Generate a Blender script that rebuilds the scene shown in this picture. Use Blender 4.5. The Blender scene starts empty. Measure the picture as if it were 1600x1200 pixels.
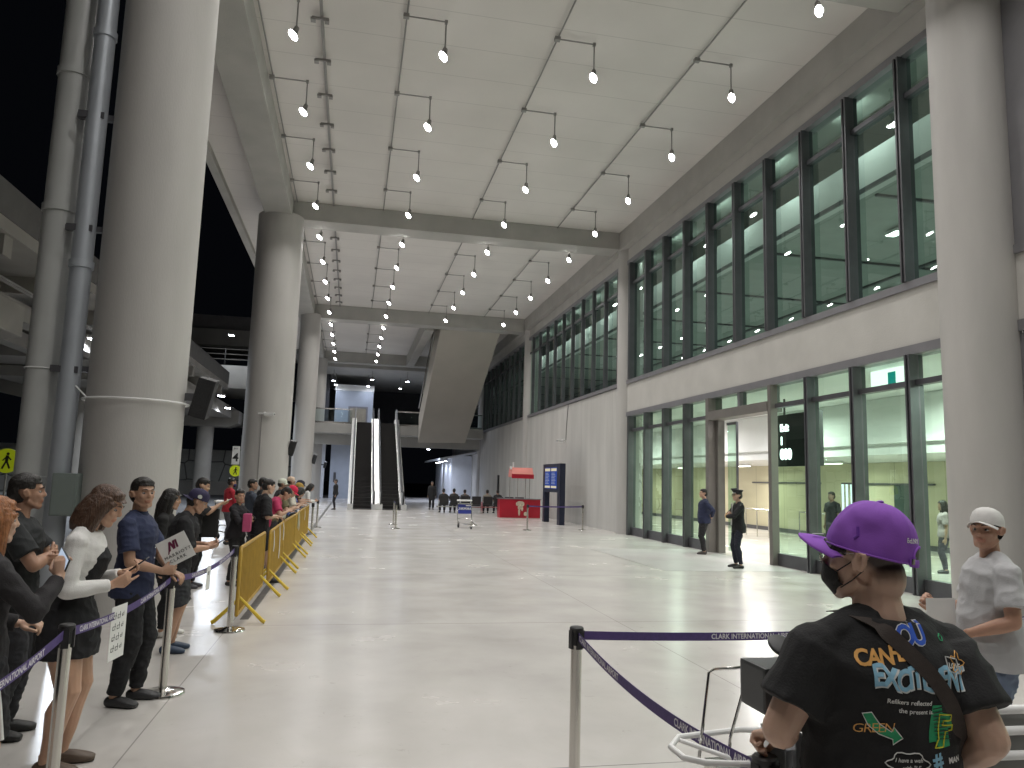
import bpy, bmesh, math, random
from math import radians, sin, cos, pi, sqrt, atan2
from mathutils import Vector, Matrix, Euler, noise
from mathutils.bvhtree import BVHTree
random.seed(7)
sc = bpy.context.scene
col = sc.collection
# ---------------------------------------------------------------- camera
cd = bpy.data.cameras.new('camera'); cam = bpy.data.objects.new('camera', cd); col.objects.link(cam)
cd.sensor_fit = 'HORIZONTAL'; cd.sensor_width = 36.0; cd.lens = 1177/1600*36; cd.clip_end = 600; cd.clip_start = .05
cam.matrix_world = Matrix.Translation((0, 0, 1.75)) @ (Matrix.Rotation(-radians(11.79), 4, 'Z') @ Matrix.Rotation(pi/2+radians(7.39), 4, 'X') @ Matrix.Rotation(radians(1.65), 4, 'Z'))
sc.camera = cam
# ---------------------------------------------------------------- world (night) and exposure
w = bpy.data.worlds.new('World'); sc.world = w; w.use_nodes = True
bg = w.node_tree.nodes['Background']; bg.inputs[0].default_value = (.12, .14, .2, 1); bg.inputs[1].default_value = .012
sc.view_settings.view_transform = 'Standard'; sc.view_settings.look = 'None'; sc.view_settings.exposure = 0; sc.view_settings.gamma = 1
LAMP_W = 42.0
# ---------------------------------------------------------------- helpers
def link(o, parent=None):
    col.objects.link(o)
    if parent is not None: o.parent = parent
    return o
def tag(o, label=None, cat=None, group=None, kind=None):
    if label: o['label'] = label
    if cat: o['category'] = cat
    if group: o['group'] = group
    if kind: o['kind'] = kind
    return o
def empty(name, loc=(0, 0, 0), rz=0, label=None, cat=None, group=None):
    o = bpy.data.objects.new(name, None); link(o); o.location = loc; o.rotation_euler = (0, 0, rz)
    o.empty_display_size = .2
    return tag(o, label, cat, group)
def kids(o): return [c for c in bpy.data.objects if c.parent is o]
def dup(root, loc=None, rz=None, label=None, group=None):
    def cp(o, par):
        c = o.copy(); col.objects.link(c); c.parent = par
        for k in kids_of.get(o.name, []): cp(k, c)
        return c
    kids_of = {}
    for o in bpy.data.objects:
        if o.parent: kids_of.setdefault(o.parent.name, []).append(o)
    r = cp(root, None)
    if loc is not None: r.location = loc
    if rz is not None: r.rotation_euler = (0, 0, rz)
    if label: r['label'] = label
    if group: r['group'] = group
    return r
class MB:
    def __init__(s): s.v = []; s.f = []
    def quad(s, pts):
        n = len(s.v); s.v += [tuple(p) for p in pts]; s.f.append(tuple(range(n, n+len(pts)))); return s
    def box(s, x0, x1, y0, y1, z0, z1, M=None):
        n = len(s.v)
        p = [Vector((x, y, z)) for z in (z0, z1) for y in (y0, y1) for x in (x0, x1)]
        if M is not None: p = [M @ q for q in p]
        s.v += [tuple(q) for q in p]
        s.f += [tuple(n+i for i in f) for f in ((0, 2, 3, 1), (4, 5, 7, 6), (0, 1, 5, 4), (2, 6, 7, 3), (0, 4, 6, 2), (1, 3, 7, 5))]
        return s
    def prism(s, poly, axis, a, b):
        """poly: list of 2-tuples; axis 'x','y' or 'z' = extrusion axis from a to b"""
        n = len(s.v); k = len(poly)
        for t in (a, b):
            for (p, q) in poly:
                s.v.append({'x': (t, p, q), 'y': (p, t, q), 'z': (p, q, t)}[axis])
        s.f.append(tuple(range(n, n+k))); s.f.append(tuple(reversed(range(n+k, n+2*k))))
        for i in range(k):
            j = (i+1) % k; s.f.append((n+i, n+k+i, n+k+j, n+j))
        return s
    def tube(s, pts, r, seg=10, caps=True, side=None, flat=1.0, closed=False):
        """loft of ellipses: half-axis r[i] along side, r[i]*flat[i] across"""
        pts = [Vector(p) for p in pts]; m = len(pts); n = len(s.v)
        if not hasattr(r, '__len__'): r = [r]*m
        if not hasattr(flat, '__len__'): flat = [flat]*m
        prev = None
        for i, p in enumerate(pts):
            if closed: t = pts[(i+1) % m]-pts[i-1]
            else: t = pts[min(i+1, m-1)]-pts[max(i-1, 0)]
            if t.length < 1e-9: t = Vector((0, 0, 1))
            t.normalize()
            if side is not None: u = Vector(side)-t*Vector(side).dot(t)
            elif prev is not None: u = prev-t*prev.dot(t)
            else:
                u = Vector((1, 0, 0)) if abs(t.x) < .9 else Vector((0, 1, 0)); u = u-t*u.dot(t)
            if u.length < 1e-6:
                u = Vector((0, 1, 0)); u = u-t*u.dot(t)
            u.normalize(); prev = u; w_ = t.cross(u)
            for k in range(seg):
                a = 2*pi*k/seg; s.v.append(tuple(p+u*(cos(a)*r[i])+w_*(sin(a)*r[i]*flat[i])))
        for i in range(m if closed else m-1):
            i2 = (i+1) % m
            for k in range(seg):
                k2 = (k+1) % seg; s.f.append((n+i*seg+k, n+i*seg+k2, n+i2*seg+k2, n+i2*seg+k))
        if caps and not closed:
            s.f.append(tuple(n+k for k in reversed(range(seg)))); s.f.append(tuple(n+(m-1)*seg+k for k in range(seg)))
        return s
    def cyl(s, p0, p1, r0, r1=None, seg=20):
        return s.tube([p0, p1], [r0, r0 if r1 is None else r1], seg)
    def lathe(s, prof, seg=32, M=None):
        n = len(s.v); m = len(prof)
        for (r, z) in prof:
            for k in range(seg):
                a = 2*pi*k/seg; p = Vector((r*cos(a), r*sin(a), z)); s.v.append(tuple(M @ p if M is not None else p))
        for i in range(m-1):
            for k in range(seg):
                k2 = (k+1) % seg; s.f.append((n+i*seg+k, n+i*seg+k2, n+(i+1)*seg+k2, n+(i+1)*seg+k))
        s.f.append(tuple(n+k for k in reversed(range(seg)))); s.f.append(tuple(n+(m-1)*seg+k for k in range(seg)))
        return s
    def ell(s, c, r, M=None, nu=16, nv=10):
        n = len(s.v); c = Vector(c)
        def add(p):
            p = Vector((p[0]*r[0], p[1]*r[1], p[2]*r[2]))
            if M is not None: p = M @ p
            s.v.append(tuple(c+p))
        add((0, 0, -1))
        for i in range(1, nv):
            t = -pi/2+pi*i/nv
            for k in range(nu): add((cos(t)*cos(2*pi*k/nu), cos(t)*sin(2*pi*k/nu), sin(t)))
        add((0, 0, 1)); e = len(s.v)-1
        for k in range(nu):
            k2 = (k+1) % nu; s.f.append((n, n+1+k2, n+1+k)); b = n+1+(nv-2)*nu; s.f.append((b+k, b+k2, e))
        for i in range(nv-2):
            for k in range(nu):
                k2 = (k+1) % nu; a = n+1+i*nu; s.f.append((a+k, a+k2, a+nu+k2, a+nu+k))
        return s
    def build(s, name, m, parent=None, smooth=False, bevel=0, angle=35, loc=None):
        me = bpy.data.meshes.new(name); me.from_pydata(s.v, [], s.f)
        if bevel or smooth or True:
            bm = bmesh.new(); bm.from_mesh(me)
            if bevel: bmesh.ops.bevel(bm, geom=list(bm.edges), offset=bevel, segments=2, affect='EDGES', profile=.7, clamp_overlap=True)
            bmesh.ops.recalc_face_normals(bm, faces=bm.faces)
            if smooth:
                for f in bm.faces: f.smooth = True
                for e in bm.edges:
                    if len(e.link_faces) == 2 and e.calc_face_angle(0) > radians(angle): e.smooth = False
            bm.to_mesh(me); bm.free()
        me.materials.append(m)
        o = bpy.data.objects.new(name, me); link(o, parent)
        if loc is not None: o.location = loc
        return o
# ---------------------------------------------------------------- materials
def pm(name, c, rough=.6, metal=0., var=.08, scale=2., bump=0., bscale=60., rvar=0., detail=6, coat=0, emit=None, estr=0, aniso=None, sss=0, attr=None):
    m = bpy.data.materials.new(name); m.use_nodes = True; nt = m.node_tree; N = nt.nodes; L = nt.links
    b = N['Principled BSDF']; b.inputs['Roughness'].default_value = rough; b.inputs['Metallic'].default_value = metal
    tc = N.new('ShaderNodeTexCoord'); src = tc.outputs['Object']
    if aniso:
        mp = N.new('ShaderNodeMapping'); mp.inputs['Scale'].default_value = aniso; L.new(src, mp.inputs[0]); src = mp.outputs[0]
    nz = N.new('ShaderNodeTexNoise'); nz.inputs['Scale'].default_value = scale; nz.inputs['Detail'].default_value = detail; L.new(src, nz.inputs[0])
    mx = N.new('ShaderNodeMix'); mx.data_type = 'RGBA'
    mr = N.new('ShaderNodeMapRange'); mr.inputs[1].default_value = .3; mr.inputs[2].default_value = .7; L.new(nz.outputs[0], mr.inputs[0]); L.new(mr.outputs[0], mx.inputs[0])
    mx.inputs[6].default_value = (*[x*(1-var) for x in c], 1); mx.inputs[7].default_value = (*[min(1, x*(1+var)) for x in c], 1)
    out = mx.outputs[2]
    if attr:
        at = N.new('ShaderNodeAttribute'); at.attribute_name = attr; m2 = N.new('ShaderNodeMix'); m2.data_type = 'RGBA'; m2.blend_type = 'MULTIPLY'; m2.inputs[0].default_value = 1
        L.new(out, m2.inputs[6]); L.new(at.outputs['Color'], m2.inputs[7]); out = m2.outputs[2]
    L.new(out, b.inputs['Base Color'])
    if rvar:
        r2 = N.new('ShaderNodeMapRange'); r2.inputs[1].default_value = .3; r2.inputs[2].default_value = .7; r2.inputs[3].default_value = max(.02, rough-rvar); r2.inputs[4].default_value = rough+rvar
        L.new(nz.outputs[0], r2.inputs[0]); L.new(r2.outputs[0], b.inputs['Roughness'])
    if bump:
        n2 = N.new('ShaderNodeTexNoise'); n2.inputs['Scale'].default_value = bscale; n2.inputs['Detail'].default_value = 4; L.new(src, n2.inputs[0])
        bp = N.new('ShaderNodeBump'); bp.inputs['Strength'].default_value = bump; bp.inputs['Distance'].default_value = .02; L.new(n2.outputs[0], bp.inputs['Height']); L.new(bp.outputs[0], b.inputs['Normal'])
    if coat: b.inputs['Coat Weight'].default_value = coat
    if sss: b.inputs['Subsurface Weight'].default_value = sss; b.inputs['Subsurface Radius'].default_value = (.012, .006, .003)
    if emit is not None: b.inputs['Emission Color'].default_value = (*emit, 1); b.inputs['Emission Strength'].default_value = estr
    return m
def add_lines(m, axis, period, width, dark, offset=0., every=None):
    """thin dark joints every `period` metres along an object axis"""
    nt = m.node_tree; N = nt.nodes; L = nt.links; b = N['Principled BSDF']
    src = b.inputs['Base Color'].links[0].from_socket
    tc = N.new('ShaderNodeTexCoord'); sx = N.new('ShaderNodeSeparateXYZ'); L.new(tc.outputs['Object'], sx.inputs[0])
    a = N.new('ShaderNodeMath'); a.operation = 'ADD'; a.inputs[1].default_value = offset+1000*period; L.new(sx.outputs['XYZ'.index(axis)], a.inputs[0])
    md = N.new('ShaderNodeMath'); md.operation = 'MODULO'; md.inputs[1].default_value = period; L.new(a.outputs[0], md.inputs[0])
    lt = N.new('ShaderNodeMath'); lt.operation = 'LESS_THAN'; lt.inputs[1].default_value = width; L.new(md.outputs[0], lt.inputs[0])
    mx = N.new('ShaderNodeMix'); mx.data_type = 'RGBA'; mx.blend_type = 'MULTIPLY'; L.new(lt.outputs[0], mx.inputs[0]); L.new(src, mx.inputs[6]); mx.inputs[7].default_value = (dark, dark, dark, 1)
    L.new(mx.outputs[2], b.inputs['Base Color']); return m
def glass(name, tint, refl=.04, rough=.01):
    m = bpy.data.materials.new(name); m.use_nodes = True; nt = m.node_tree; N = nt.nodes; L = nt.links
    N.remove(N['Principled BSDF']); o = N['Material Output']
    t = N.new('ShaderNodeBsdfTransparent'); t.inputs[0].default_value = (*tint, 1)
    g = N.new('ShaderNodeBsdfGlossy'); g.inputs['Roughness'].default_value = rough; g.inputs[0].default_value = (.88, 1, .95, 1)
    f = N.new('ShaderNodeLayerWeight'); f.inputs[0].default_value = .5
    pw = N.new('ShaderNodeMath'); pw.operation = 'POWER'; pw.inputs[1].default_value = 4; L.new(f.outputs['Facing'], pw.inputs[0])
    mu = N.new('ShaderNodeMath'); mu.operation = 'MULTIPLY_ADD'; mu.inputs[1].default_value = .9-refl; mu.inputs[2].default_value = refl; mu.use_clamp = True; L.new(pw.outputs[0], mu.inputs[0])
    # faint waviness of the panes
    tc = N.new('ShaderNodeTexCoord'); nz = N.new('ShaderNodeTexNoise'); nz.inputs['Scale'].default_value = 1.2; L.new(tc.outputs['Object'], nz.inputs[0])
    bp = N.new('ShaderNodeBump'); bp.inputs['Strength'].default_value = .06; bp.inputs['Distance'].default_value = .02; L.new(nz.outputs[0], bp.inputs['Height']); L.new(bp.outputs[0], g.inputs['Normal'])
    mx = N.new('ShaderNodeMixShader'); L.new(mu.outputs[0], mx.inputs[0]); L.new(t.outputs[0], mx.inputs[1]); L.new(g.outputs[0], mx.inputs[2]); L.new(mx.outputs[0], o.inputs[0])
    return m
def emis(name, c, s):
    m = bpy.data.materials.new(name); m.use_nodes = True; nt = m.node_tree; nt.nodes.remove(nt.nodes['Principled BSDF'])
    e = nt.nodes.new('ShaderNodeEmission'); e.inputs[0].default_value = (*c, 1); e.inputs[1].default_value = s; nt.links.new(e.outputs[0], nt.nodes['Material Output'].inputs[0]); return m
M = {}
M['floor'] = pm('polished_concrete', (.55, .525, .50), .25, var=.075, scale=.9, rvar=.03, detail=5)
M['apron'] = pm('brushed_concrete', (.42, .41, .395), .45, var=.08, scale=1.3, bump=.1, bscale=30, detail=8)
M['ceil'] = add_lines(pm('ceiling_board', (.69, .66, .63), .8, var=.05, scale=.5, bump=.1, bscale=40), 'Y', 1.22, .022, .80, .35)
M['beam'] = pm('beam_concrete', (.42, .41, .385), .8, var=.08, scale=1.2, bump=.2, bscale=30)
M['conc'] = pm('column_concrete', (.47, .455, .435), .7, var=.10, scale=.9, bump=.12, bscale=45, detail=8, aniso=(1.6, 1.6, .35))
M['wall'] = add_lines(pm('wall_concrete', (.50, .49, .465), .8, var=.11, scale=.9, bump=.2, bscale=30, detail=8, aniso=(1.5, 1.5, .3)), 'Y', 4.0, .02, .8, .4)
M['band'] = pm('band_concrete', (.52, .505, .475), .8, var=.07, scale=1.1, bump=.2, bscale=30)
M['alu'] = pm('dark_aluminium', (.12, .12, .13), .42, .5, var=.1, scale=3)
M['alu2'] = pm('grey_aluminium', (.25, .245, .26), .45, .4, var=.06, scale=3)
M['black'] = pm('black_plastic', (.018, .018, .02), .45, var=.2, scale=8)
M['steel'] = pm('brushed_steel', (.62, .60, .56), .22, 1., var=.08, scale=30, aniso=(1, 1, .05))
M['chrome'] = pm('bright_steel', (.78, .77, .75), .12, 1., var=.05, scale=5)
M['pipe'] = pm('painted_pipe', (.44, .45, .44), .35, var=.06, scale=2, bump=.05)
M['conduit'] = pm('grey_conduit', (.28, .27, .26), .6, .2)
M['white'] = pm('white_paint', (.8, .8, .79), .5, var=.03)
M['asphalt'] = pm('asphalt', (.06, .06, .062), .8, var=.2, scale=8, bump=.4, bscale=80)
M['yellow'] = pm('yellow_paint', (.42, .255, .03), .42, var=.12, scale=6, bump=.06, bscale=30)
M['purple'] = pm('purple_webbing', (.080, .050, .185), .7, var=.12, scale=40, bump=.2, bscale=400)
M['print'] = pm('printed_white', (.7, .68, .72), .7, var=.1, scale=60)
M['lens'] = emis('lamp_lens', (1, .985, .97), 60)
M['glass_up'] = glass('green_glass_upper', (.44, .58, .51), .10)
M['glass_lo'] = glass('green_glass_lower', (.50, .69, .56), .06)
M['rail_glass'] = glass('clear_glass', (.75, .85, .85), .04)
# ---------------------------------------------------------------- floor and ground
def structure(name, mb, m, **k): return tag(mb.build(name, m, **k), kind='structure')
fm = M['floor']
def smudges(m, scale, lo, hi, dark):
    nt = m.node_tree; N = nt.nodes; L = nt.links; b = N['Principled BSDF']; src = b.inputs['Base Color'].links[0].from_socket
    tc = N.new('ShaderNodeTexCoord'); nz = N.new('ShaderNodeTexNoise'); nz.inputs['Scale'].default_value = scale; nz.inputs['Detail'].default_value = 9; nz.inputs['Distortion'].default_value = 1.5; L.new(tc.outputs['Object'], nz.inputs[0])
    mr = N.new('ShaderNodeMapRange'); mr.inputs[1].default_value = lo; mr.inputs[2].default_value = hi; L.new(nz.outputs[0], mr.inputs[0])
    mx = N.new('ShaderNodeMix'); mx.data_type = 'RGBA'; mx.blend_type = 'MULTIPLY'; L.new(mr.outputs[0], mx.inputs[0]); L.new(src, mx.inputs[6]); mx.inputs[7].default_value = (dark, dark, dark*.98, 1); L.new(mx.outputs[2], b.inputs['Base Color'])
smudges(fm, .8, .45, .8, .90); smudges(fm, 11., .66, .74, .88)
add_lines(fm, 'Y', 4.75, .012, .45, -9.55+.05)
add_lines(fm, 'X', 4.75, .010, .6, 1.29)
structure('floor', MB().quad([(-6.5, -30, 0), (34, -30, 0), (34, 75, 0), (-6.5, 75, 0)]), fm)
structure('ground', MB().quad([(-260, -220, -.16), (260, -220, -.16), (260, 330, -.16), (-260, 330, -.16)]), pm('night_soil', (.05, .05, .045), .9, var=.3, scale=.3))
structure('road', MB().quad([(-18, -60, -.15), (-6.5, -60, -.15), (-6.5, 120, -.15), (-18, 120, -.15)]), M['asphalt'])
structure('kerb', MB().box(-6.68, -6.5, -30, 75, -.155, .004), M['conc'], bevel=.015)
structure('floor_drain', MB().box(-1.22, -1.12, 9.9, 54, .0, .004), pm('drain_slot', (.09, .085, .08), .6, var=.3, scale=10))
structure('entrance_apron', MB().quad([(6.5, 15.0, .004), (9.7, 15.0, .004), (9.7, 20.1, .004), (6.5, 20.1, .004)]), M['apron'])
W = 9.76
# ---------------------------------------------------------------- ceiling, beams
structure('ceiling', MB().box(-4.53, 9.5, -22, 58.4, 11.25, 11.6).box(9.5, 30, -22, 75, 11.25, 11.6), M['ceil'])
structure('edge_beam', MB().box(-3.35, -2.45, -22, 75, 10.55, 11.247), M['beam'], bevel=.02)
structure('facade_beam', MB().box(9.5, 10.6, -22, 75, 10.55, 11.247), M['beam'], bevel=.02)
for y, z in ((-5.7, 10.6), (10.35, 10.6), (26.3, 10.6), (42.4, 10.48), (58.4, 10.45)):
    structure('cross_beam', MB().box(-2.447, 9.497, y, y+.95, z, 11.246), M['beam'], bevel=.02)
structure('bay_beam', MB().box(3.75, 4.3, 43.37, 58.38, 10.35, 11.2), M['beam'], bevel=.02)
structure('slab_fascia', MB().box(-4.78, -4.53, -22, 75, 11.05, 11.62), M['beam'])
# ---------------------------------------------------------------- columns
def column(x, y, r, label, name='concrete_column', z1=10.62, z0=0):
    mb = MB().lathe([(r, 0), (r, z1-z0)], 48)
    o = mb.build(name, M['conc'], smooth=True, loc=(x, y, z0)); tag(o, label, 'column', 'round concrete columns along the hall'); return o
for y, t in ((-5.6, 'behind the viewer'), (10.4, 'huge round concrete column nearest on the left, behind the waiting crowd'), (26.4, 'second round concrete column from the left front, with a white camera on it'),
             (42.4, 'third round concrete column on the left, with a small black speaker'), (58.4, 'farthest slim-looking round column on the left by the upper balcony')):
    if y > 0: column({26.4: -2.83, 42.4: -2.62}.get(y, -2.735), y, {10.4: .575, 26.4: .765}.get(y, .55), t)
for y, r, t in ((9.85, .545, 'round concrete column at the right edge, behind the man in white cap'), (26.4, .47, 'round concrete column standing at the far end of the large glass entrance'),
                (42.4, .45, 'round concrete column on the right wall behind the red counter'), (58.4, .45, 'distant round column on the right next to the upper balcony')):
    column(9.53 if y < 11 else 10.0, y, r, t)
# ---------------------------------------------------------------- facade
fac = empty('terminal_building', (W, 0, 0), 0, 'long terminal building with green glazed entrance, upper window strips and grey concrete wall', 'building')
def fb(): return MB()
# wall bands, in coordinates local to the facade (x=0 is the wall plane)
b = fb()
b.box(0, .35, -22, 26.4, 4.27+.12, 5.52-.1)
b.box(0, .35, -22, 75, 9.98+.1, 10.549)
b.build('wall_band', M['band'], fac)
fb().box(0, .35, 26.4, 75, 0, 5.50-.1).build('wall', M['wall'], fac)
dm = 1.558
ups = [24.09-dm*k for k in range(-1, 9)]      # mullions of the first glazed bay
def fin(mb, y, z0, z1):
    do, di = (.11, .19) if y < 26.5 else (.07, .09)
    mb.box(-do, .0, y-.065, y-.025, z0, z1); mb.box(-do, .0, y+.025, y+.065, z0, z1); mb.box(0.0, di, y-.045, y+.045, z0, z1)
def window(y0, y1, z0, z1, tr, gm, name='window', kick=.0, nofin=False):
    """one module: pane + frame; fin on the y0 side"""
    p = MB().quad([(.1, y0+.05, z0), (.1, y1-.05, z0), (.1, y1-.05, z1), (.1, y0+.05, z1)]).build(name, gm, fac)
    f = MB()
    if not nofin: fin(f, y0, z0, z1)
    f.box(.02, .18, y0+.0501, y1-.0501, tr-.05, tr+.05)
    if kick: f.box(.03, .16, y0+.0501, y1-.0501, z0, z0+kick)
    f.build('frame', M['alu'], p); return p
def bay(yA, lower, n=10, y_first=None):
    ys = [yA+.55+dm*k for k in range(n)]
    return ys
# frames above and below each strip
fr = MB()
for (a, c) in ((-22, 26.0), (26.85, 42.0), (42.85, 58.0), (58.85, 75)):
    fr.box(-.05, .3, a, c, 5.42, 5.56); fr.box(-.05, .3, a, c, 9.92, 10.08)
fr.box(-.05, .3, -22, 26.0, 4.22, 4.39)
fr.build('strip_frame', M['alu2'], fac)
door_y = (16.3, 19.41)
seqs = [(-22+.3+dm*k) for k in range(0, 20)]
ys1 = [11.62+dm*k for k in range(0, 10)]     # 10.06 .. 25.64
ys0 = [-5.0+dm*k for k in range(0, 8)]
for y in ys0: window(y, y+dm, 5.56, 9.92, 9.15, M['glass_up'])
for y in ys0: window(y, y+dm, 0, 4.22, 3.72, M['glass_lo'], 'glazing_panel', .28)
for y in ys1: window(y, min(y+dm, 26.6), 5.56, 9.92, 9.15, M['glass_up'])
for y in ys1:
    if door_y[0]-.1 < y < door_y[1]-.3:
        continue
    window(y, min(y+dm, 26.6), 0, 4.22, 3.72, M['glass_lo'], 'glazing_panel', .28)
for i in range(2):
    y = door_y[0]+i*dm
    p = MB().quad([(.1, y+.06, 3.86), (.1, y+dm-.06, 3.86), (.1, y+dm-.06, 4.22), (.1, y+.06, 4.22)]).build('transom_window', M['glass_lo'], fac)
    MB().box(.0, .2, y-.06, y+.06, 3.84, 4.22).build('frame', M['alu2'], p)
for y in [26.95+dm*k for k in range(0, 10)]: window(y, min(y+dm, 42.3), 5.56, 9.92, 9.15, M['glass_up'])
for y in [42.95+dm*k for k in range(0, 10)]: window(y, min(y+dm, 58.3), 5.56, 9.92, 9.15, M['glass_up'])
window(10.15, 11.62+.0, 5.56, 9.92, 9.15, M['glass_up'], nofin=True); window(10.15, 11.62, 0, 4.22, 3.72, M['glass_lo'], 'glazing_panel', .28, nofin=True)
MB().box(.0, .12, 7.56, 9.4, 0, 4.2).box(.0, .12, 7.56, 9.4, 5.57, 9.91).build('grey_panel', M['alu2'], fac)
d = MB().box(-.12, .3, door_y[0]+.001, door_y[1]-.08, 3.60, 3.84).box(-.12, .3, door_y[1]-.08, door_y[1]+.1, 0, 4.22).box(-.10, .08, door_y[0]-.14, door_y[0], 0, 4.22).box(.10, .30, door_y[1]-.22, door_y[1]-.081, 0, 3.6)
d.build('door_frame', pm('taupe_metal', (.20, .185, .17), .5, .3), fac, bevel=.006)
# slid-open glass leaf with its dark stile
lf = MB().quad([(.45, door_y[1]-.62, .05), (.45, door_y[1]-.1, .05), (.45, door_y[1]-.1, 3.48), (.45, door_y[1]-.62, 3.48)]).build('door_leaf', M['glass_lo'], fac)
MB().box(.42, .49, door_y[1]-.627, door_y[1]-.62, .02, 3.55).box(.42, .49, door_y[1]-.62, door_y[1]-.1, 3.48, 3.55).build('frame', M['alu'], lf)
def area_light(name, parent, loc, power, size, color=(1, 1, 1), spread=150, rot=(0, 0, 0), sy=None):
    l = bpy.data.lights.new(name, 'AREA'); l.energy = power; l.color = color; l.size = size
    if sy: l.shape = 'RECTANGLE'; l.size_y = sy
    else: l.shape = 'DISK'
    l.spread = radians(spread); o = bpy.data.objects.new(name, l); link(o, parent); o.location = loc; o.rotation_euler = rot; return o
# ---------------------------------------------------------------- terminal interior seen through the glass
M['cream'] = add_lines(pm('cream_panels', (.62, .58, .42), .5, var=.04, scale=1), 'Y', 2.2, .02, .5)
M['inwhite'] = pm('bulkhead_white', (.78, .78, .77), .6, var=.02)
MB().box(7.9, 8.1, -22, 75, 0, 2.75).build('inner_wall', M['cream'], fac)
MB().box(4.3, 8.3, -22, 75, 2.76, 2.9).box(4.3, 4.45, -22, 75, 2.9, 4.29).box(4.15, 4.3, -22, 75, 3.05, 3.2).build('bulkhead', M['inwhite'], fac)
MB().box(.36, 20, -22, 75, 4.30, 4.7).build('intermediate_floor', M['inwhite'], fac)
MB().box(7.86, 7.90, -22, 75, .0, .16).box(7.80, 7.88, 14, 19.0, 2.0, 2.06).box(7.80, 7.88, 20.2, 24, 2.0, 2.06).box(7.80, 7.88, 26, 31, 2.0, 2.06).build('wall_rail', M['alu'], fac)
MB().box(21.5, 21.7, -22, 75, 4.7, 8.49).build('upper_wall', pm('upper_wall', (.55, .60, .55), .6, var=.05), fac)
MB().box(1.25, 1.5, -22, 75, 8.5, 9.35).build('upper_bulkhead', M['inwhite'], fac)
MB().box(.36, 1.25, -22, 75, 10.2, 10.3).box(1.5, 22, -22, 75, 8.5, 8.7).build('upper_ceiling_board', pm('inner_ceiling', (.38, .41, .38), .7, var=.06), fac)
for k in range(15):  # made-up lights, hidden from view, added to brighten the upper bulkhead
    wl = empty('added_bulkhead_light', (W+.42, 2+3.0*k, 10.12), 0, 'added light, out of view behind the upper window head, brightening the bulkhead', 'lamp', 'added lights brightening the upper bulkhead')
    MB().box(-.03, .03, -.6, .6, 0, .05).build('housing', M['alu'], wl); area_light('glow', wl, (.035, 0, -.01), 26, .05, (.95, 1, .97), 150, rot=(0, radians(-55), 0), sy=1.1)
mb = MB()
for k in range(17): mb.box(1.6, 21.4, -4+4.6*k, -3.93+4.6*k, 8.44, 8.499)
mb.box(1.2, 1.249, -22, 75, 8.46, 8.56).box(6.5, 6.62, -22, 75, 8.44, 8.498).box(12.5, 12.62, -22, 75, 8.44, 8.498)
mb.build('upper_truss', M['alu'], fac)
# interior lamps
def tube_lamp(loc, rz, L_, power, color, label, group, emc=12, w_=.12):
    t = empty('interior_lamp', loc, rz, label, 'lamp', group)
    MB().box(-w_/2-.02, w_/2+.02, -L_/2, L_/2, 0, .08).build('housing', M['white'], t)
    MB().box(-w_/2, w_/2, -L_/2+.02, L_/2-.02, -.012, 0).build('diffuser', emis('diffuser', color, emc), t)
    area_light('glow', t, (0, 0, -.02), power, w_, color, 170, sy=L_-.05)
    return t
for k in range(8):
    tube_lamp((W+2.4, 3+6*k, 4.20), 0, 1.2, 300 if k < 4 else 150, (1, .985, .97), 'long white ceiling lamp just inside the glass entrance hall', 'lamps inside the ground floor hall')
for k in range(8):
    tube_lamp((W+6.3, 5+6*k, 2.67), 0, .9, 85, (1, .96, .85), 'long warm lamp over the cream wall inside the terminal', 'lamps over the cream wall')
for k in range(9):
    tube_lamp((W+(3.6 if k % 2 else 7.4), 1+5.1*k, 8.36), 0, .45, 95, (.92, 1, .96), 'small bright ceiling lamp behind the upper windows', 'lamps behind the upper windows', 14, .25)
# display board inside
dsp = empty('display_board', (W+1.3, 17.35, 2.35), 0, 'black hanging display board with glowing white text behind the glass beside the open door', 'display')
MB().box(0, .12, -1.0, .95, 0, 1.35).box(.04, .08, -.6, -.56, 1.25, 1.78).box(.04, .08, .56, .6, 1.25, 1.78).build('panel', M['black'], dsp, bevel=.006)
def text_mesh(s, size, name='lettering', extrude=0.0, bold=0.0, spacing=1.0, shear=0.0):
    c = bpy.data.curves.new('txt', 'FONT'); c.body = s; c.size = size; c.extrude = extrude; c.offset = bold; c.space_character = spacing; c.align_x = 'LEFT'; c.shear = shear; c.resolution_u = 3
    o = bpy.data.objects.new('txt', c); col.objects.link(o); dg = bpy.context.evaluated_depsgraph_get(); me = bpy.data.meshes.new_from_object(o.evaluated_get(dg)); me.name = name
    col.objects.unlink(o); bpy.data.objects.remove(o); bpy.data.curves.remove(c)
    for p in me.polygons: p.material_index = 0
    me.materials.clear(); return me
def text(s, size, m, parent, mat4, name='lettering', center=False, **k):
    me = text_mesh(s, size, name, extrude=.001, **k); me.materials.append(m)
    if center:
        xs = [v.co.x for v in me.vertices]; me.transform(Matrix.Translation((-(min(xs)+max(xs))/2, 0, 0)))
    o = bpy.data.objects.new(name, me); link(o, parent); o.matrix_local = mat4; return o
def face(origin, right, up):
    r = Vector(right).normalized(); u = Vector(up).normalized(); n = r.cross(u); m = Matrix((r, u, n)).transposed().to_4x4(); m.translation = Vector(origin); return m
glow = emis('glowing_text', (.9, .93, 1), 6)
for t, z, s in (('Exit', .9, .24), ('1F', .58, .22), ('출口 B', .18, .30)):
    pass
text('Exit', .26, glow, dsp, face((-.004, .70, .92), (0, -1, 0), (0, 0, 1)), bold=.012)
text('1', .26, glow, dsp, face((-.004, .70, .58), (0, -1, 0), (0, 0, 1)), bold=.02)
text('000', .34, glow, dsp, face((-.004, .70, .2), (0, -1, 0), (0, 0, 1)), bold=.03)
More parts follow.
